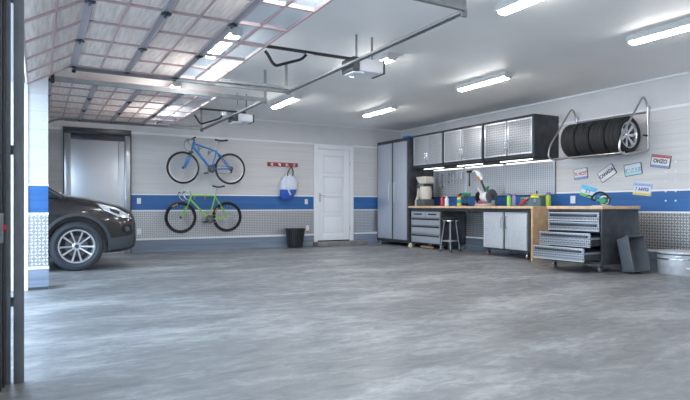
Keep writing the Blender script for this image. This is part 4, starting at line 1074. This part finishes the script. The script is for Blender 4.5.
def side_patch(name, top, bot, m_, off=.006, n=14, k=6, parent=car, side=-1, th=.012):
    """a trim piece that follows the body side, between two outlines given as (x, z) world points"""
    def samp(pl, u):
        L_ = [(Vector(pl[i+1])-Vector(pl[i])).length for i in range(len(pl)-1)]; T_ = sum(L_)*u
        for i, l_ in enumerate(L_):
            if T_ <= l_ or i == len(L_)-1: return Vector(pl[i]).lerp(Vector(pl[i+1]), min(1, T_/max(l_, 1e-6)))
            T_ -= l_
    rows = []; last = -.9
    for i in range(n+1):
        a = samp(top, i/n); b = samp(bot, i/n); row = []
        for j in range(k+1):
            q = a.lerp(b, j/k)
            h = TREE.ray_cast(Vector((C(q.x), side*2.5, q.y)), Vector((0, -side, 0)))
            y = h[0].y if h[0] is not None and abs(h[0].y) > .3 else None
            row.append([C(q.x), y, q.y])
        rows.append(row)
    ys = [r[1] for row in rows for r in row if r[1] is not None]
    av = sum(ys)/len(ys) if ys else side*.9
    for row in rows:
        for r in row:
            if r[1] is None:
                c2 = [q for rw in rows for q in rw if q[1] is not None]
                r[1] = min(c2, key=lambda q: (q[0]-r[0])**2+(q[2]-r[2])**2)[1] if c2 else av
    mb = MB(); F_ = mb.grid([[Vector((r[0], r[1]+side*off, r[2])) for r in row] for row in rows])
    B_ = mb.grid([[Vector((r[0], r[1]+side*(off-th), r[2])) for r in row] for row in rows])
    ed = lambda G: G[0][:]+[r[-1] for r in G[1:]]+G[-1][-2::-1]+[r[0] for r in G[-2:0:-1]]
    a_, b_ = ed(F_), ed(B_)
    for i in range(len(a_)): mb._f([a_[i], a_[(i+1) % len(a_)], b_[(i+1) % len(a_)], b_[i]])
    return mb.build(name, m_, parent, sharp=50)
for side in (-1, 1):
    # arch cladding
    for wx in (.485, -2.08):
        o1 = [(wx+.415*math.cos(a), .37+.415*math.sin(a)) for a in [PI*1.08-k*PI*1.16/28 for k in range(29)]]
        o2 = [(wx+.458*math.cos(a), .37+.458*math.sin(a)) for a in [PI*1.08-k*PI*1.16/28 for k in range(29)]]
        side_patch('arch_trim', o2, o1, 'car_clad', .010, 28, 3, side=side)
    h = side_patch('headlight', [(.74, .972), (.86, .952), (1.02, .905), (1.19, .80)], [(.84, .875), (.92, .83), (1.03, .775), (1.20, .745)], 'lens_clear', .008, side=side)
    side_patch('lamp_bowl', [(.92, .90), (.98, .885), (1.06, .85)], [(.93, .855), (.98, .83), (1.06, .80)], 'lens_dark', .011, 8, 4, parent=h, side=side)
    side_patch('bumper_skirt', [(.92, .46), (1.02, .465), (1.14, .48), (1.27, .50)], [(.92, .285), (1.02, .29), (1.14, .31), (1.25, .35)], 'car_clad', .010, side=side)
    side_patch('fog_lamp_recess', [(1.10, .63), (1.15, .66), (1.23, .65)], [(1.10, .56), (1.15, .52), (1.23, .52)], 'black_gloss', .010, 8, 5, side=side)
    side_patch('fog_lamp', [(1.13, .61), (1.16, .625), (1.20, .61)], [(1.13, .57), (1.16, .55), (1.20, .56)], 'lens_dark', .014, 6, 4, side=side)
    side_patch('sill_trim', [(.0, .30), (-1.6, .30)], [(.0, .22), (-1.6, .22)], 'car_clad', .010, 20, 2, side=side)
    side_patch('bumper_seam', [(.905, .80), (.925, .60), (.93, .44)], [(.913, .80), (.933, .60), (.938, .44)], 'black', .002, 8, 1, side=side, th=.004)
    side_patch('door_seam', [(-.06, .98), (-.10, .60), (-.06, .30)], [(-.068, .98), (-.108, .60), (-.068, .30)], 'black', .002, 8, 1, side=side, th=.004)
# grille and plate at the nose
MB().box(C(1.29), C(1.325), -.40, .40, .53, .60).build('grille', 'black', car, .01)
MB().box(C(1.28), C(1.32), -.48, .48, .38, .43).build('lower_intake', 'black', car, .01)
# greenhouse
G = [(.25, .78, 1.085, 1.09), (-.02, .77, 1.085, 1.26), (-.38, .74, 1.09, 1.47), (-.75, .69, 1.09, 1.62), (-1.4, .68, 1.09, 1.66), (-2.2, .67, 1.09, 1.62), (-2.7, .66, 1.10, 1.50), (-2.98, .70, 1.10, 1.12)]
mb = MB(); rows = []
for (x, w, zb, zt_) in G:
    wb = .86; hh = zt_-zb; f_ = min(1, hh/.5); wt = wb-(wb-w)*f_*1.0
    half = [(0, zb-.04), (wb*.98, zb-.04), (wb, zb), (wb-(wb-wt)*.55, zb+hh*.55), (wt, zb+hh*.9), (wt*.86, zt_), (0, zt_+.02*f_)]
    row = [Vector((C(x), -y, z)) for y, z in half]+[Vector((C(x), y, z)) for y, z in half[-2:0:-1]]
    rows.append(row+[row[0]])
V = mb.grid(rows); mb._f([v for v in V[0][:-1]]); mb._f([v for v in V[-1][:-1]][::-1])
bmesh.ops.remove_doubles(mb.bm, verts=mb.bm.verts[:], dist=.0004)
mb.build('windows', 'car_glass', car, sharp=30)
# roof skin and pillars
mb = MB(); rows = []
for (x, w, zb, zt_) in G[3:7]:
    rows.append([Vector((C(x), y, zt_+.025-.10*abs(y/w)**4)) for y in (-w*.97, -w*.8, -w*.4, 0, w*.4, w*.8, w*.97)])
Fr = mb.grid(rows); Br = mb.grid([[v+Vector((0, 0, -.03)) for v in r] for r in rows]); 
mb.build('roof', 'car_paint', car)
for s_ in (-1, 1):
    mb = MB(); mb.tube([(C(.30), s_*.865, 1.06), (C(-.02), s_*.84, 1.26), (C(-.38), s_*.775, 1.45), (C(-.75), s_*.70, 1.60)], [.022, .026, .028, .03], 8); mb.build('front_pillar', 'car_paint', car)
    mb = MB(); mb.tube([(C(-1.15), s_*.87, 1.08), (C(-1.2), s_*.71, 1.62)], .035, 8); mb.build('middle_pillar', 'car_paint', car)
    mb = MB(); mb.tube([(C(-2.15), s_*.87, 1.08), (C(-2.25), s_*.70, 1.58)], .05, 8); mb.build('rear_pillar', 'car_paint', car)
    mi = MB().lathe([(0, -.10), (.06, -.09), (.085, 0), (.06, .09), (0, .10)], (C(-.18), s_*1.0, 1.16), 'Y', 14, sx=.6).build('wing_mirror', 'car_paint', car)
# windscreen base strip
MB().tube([(C(.24+.0), -.84, 1.10), (C(.30), -.5, 1.125), (C(.32), 0, 1.135), (C(.30), .5, 1.125), (C(.24), .84, 1.10)], .014, 8).build('wiper_cowl', 'lens_clear', car)
def car_wheel(wx, side):
    c = (C(wx), side*.80, .352); R = .352
    # build around the origin then place
    w = bpy.data.objects.new('wheel', None)
    mb = MB(); mb.lathe(tyre_profile(R, .22, .238), (0, 0, 0), 'Y', 64, closed=True); tread_blocks(mb, R, .22, 60)
    w = mb.build('wheel', 'rubber_grey', car, loc=c)
    if side > 0: w.rotation_euler = (0, 0, PI)
    MB().lathe([(.225, -.098), (.243, -.098), (.243, -.088), (.228, -.07), (.215, 0), (.228, .08), (.20, .08), (.205, -.05), (.215, -.085)], (0, 0, 0), 'Y', 56, closed=True).build('rim', 'alloy', w)
    mb = MB(); spokes(mb, 10, .035, .222, .009, .014, -.085, -.058, pair=.045); mb.lathe([(0, -.07), (.04, -.07), (.06, -.055), (.06, -.03), (0, -.03)], (0, 0, 0), 'Y', 24)
    mb.build('spoke_star', 'alloy', w)
    MB().lathe([(0, -.075), (.026, -.075), (.028, -.068), (0, -.068)], (0, 0, 0), 'Y', 18).build('centre_cap', 'lens_dark', w)
    MB().lathe([(.05, -.035), (.15, -.035), (.15, -.022), (.05, -.022)], (0, 0, 0), 'Y', 40, closed=True).build('brake_disc', 'disc', w)
    MB().lathe([(0, -.015), (.205, -.015), (.205, .0), (0, .0)], (0, 0, 0), 'Y', 40).build('inner_barrel', 'black', w)
for wx in (.485, -2.08):
    for side in (-1, 1): car_wheel(wx, side)

# ------------------------------------------------------------------ daylight, camera, view
w = bpy.data.worlds.new('World'); S.world = w; w.use_nodes = True
bg = w.node_tree.nodes['Background']; bg.inputs['Color'].default_value = (.62, .80, 1, 1); bg.inputs['Strength'].default_value = 3.8

cam = bpy.data.cameras.new('Camera'); co = bpy.data.objects.new('Camera', cam); COL.objects.link(co)
co.location = (0, 0, .93); co.rotation_euler = (PI/2, 0, -math.atan(307/550))
cam.sensor_width = 36; cam.lens = 550/690*36; cam.shift_y = 6/690; cam.clip_start = .05
S.camera = co
S.view_settings.view_transform = 'Standard'; S.view_settings.look = 'None'; S.view_settings.gamma = 1; S.view_settings.use_curve_mapping = False
S.view_settings.exposure = .86
S.cycles.max_bounces = 8; S.cycles.diffuse_bounces = 6; S.cycles.transparent_max_bounces = 12
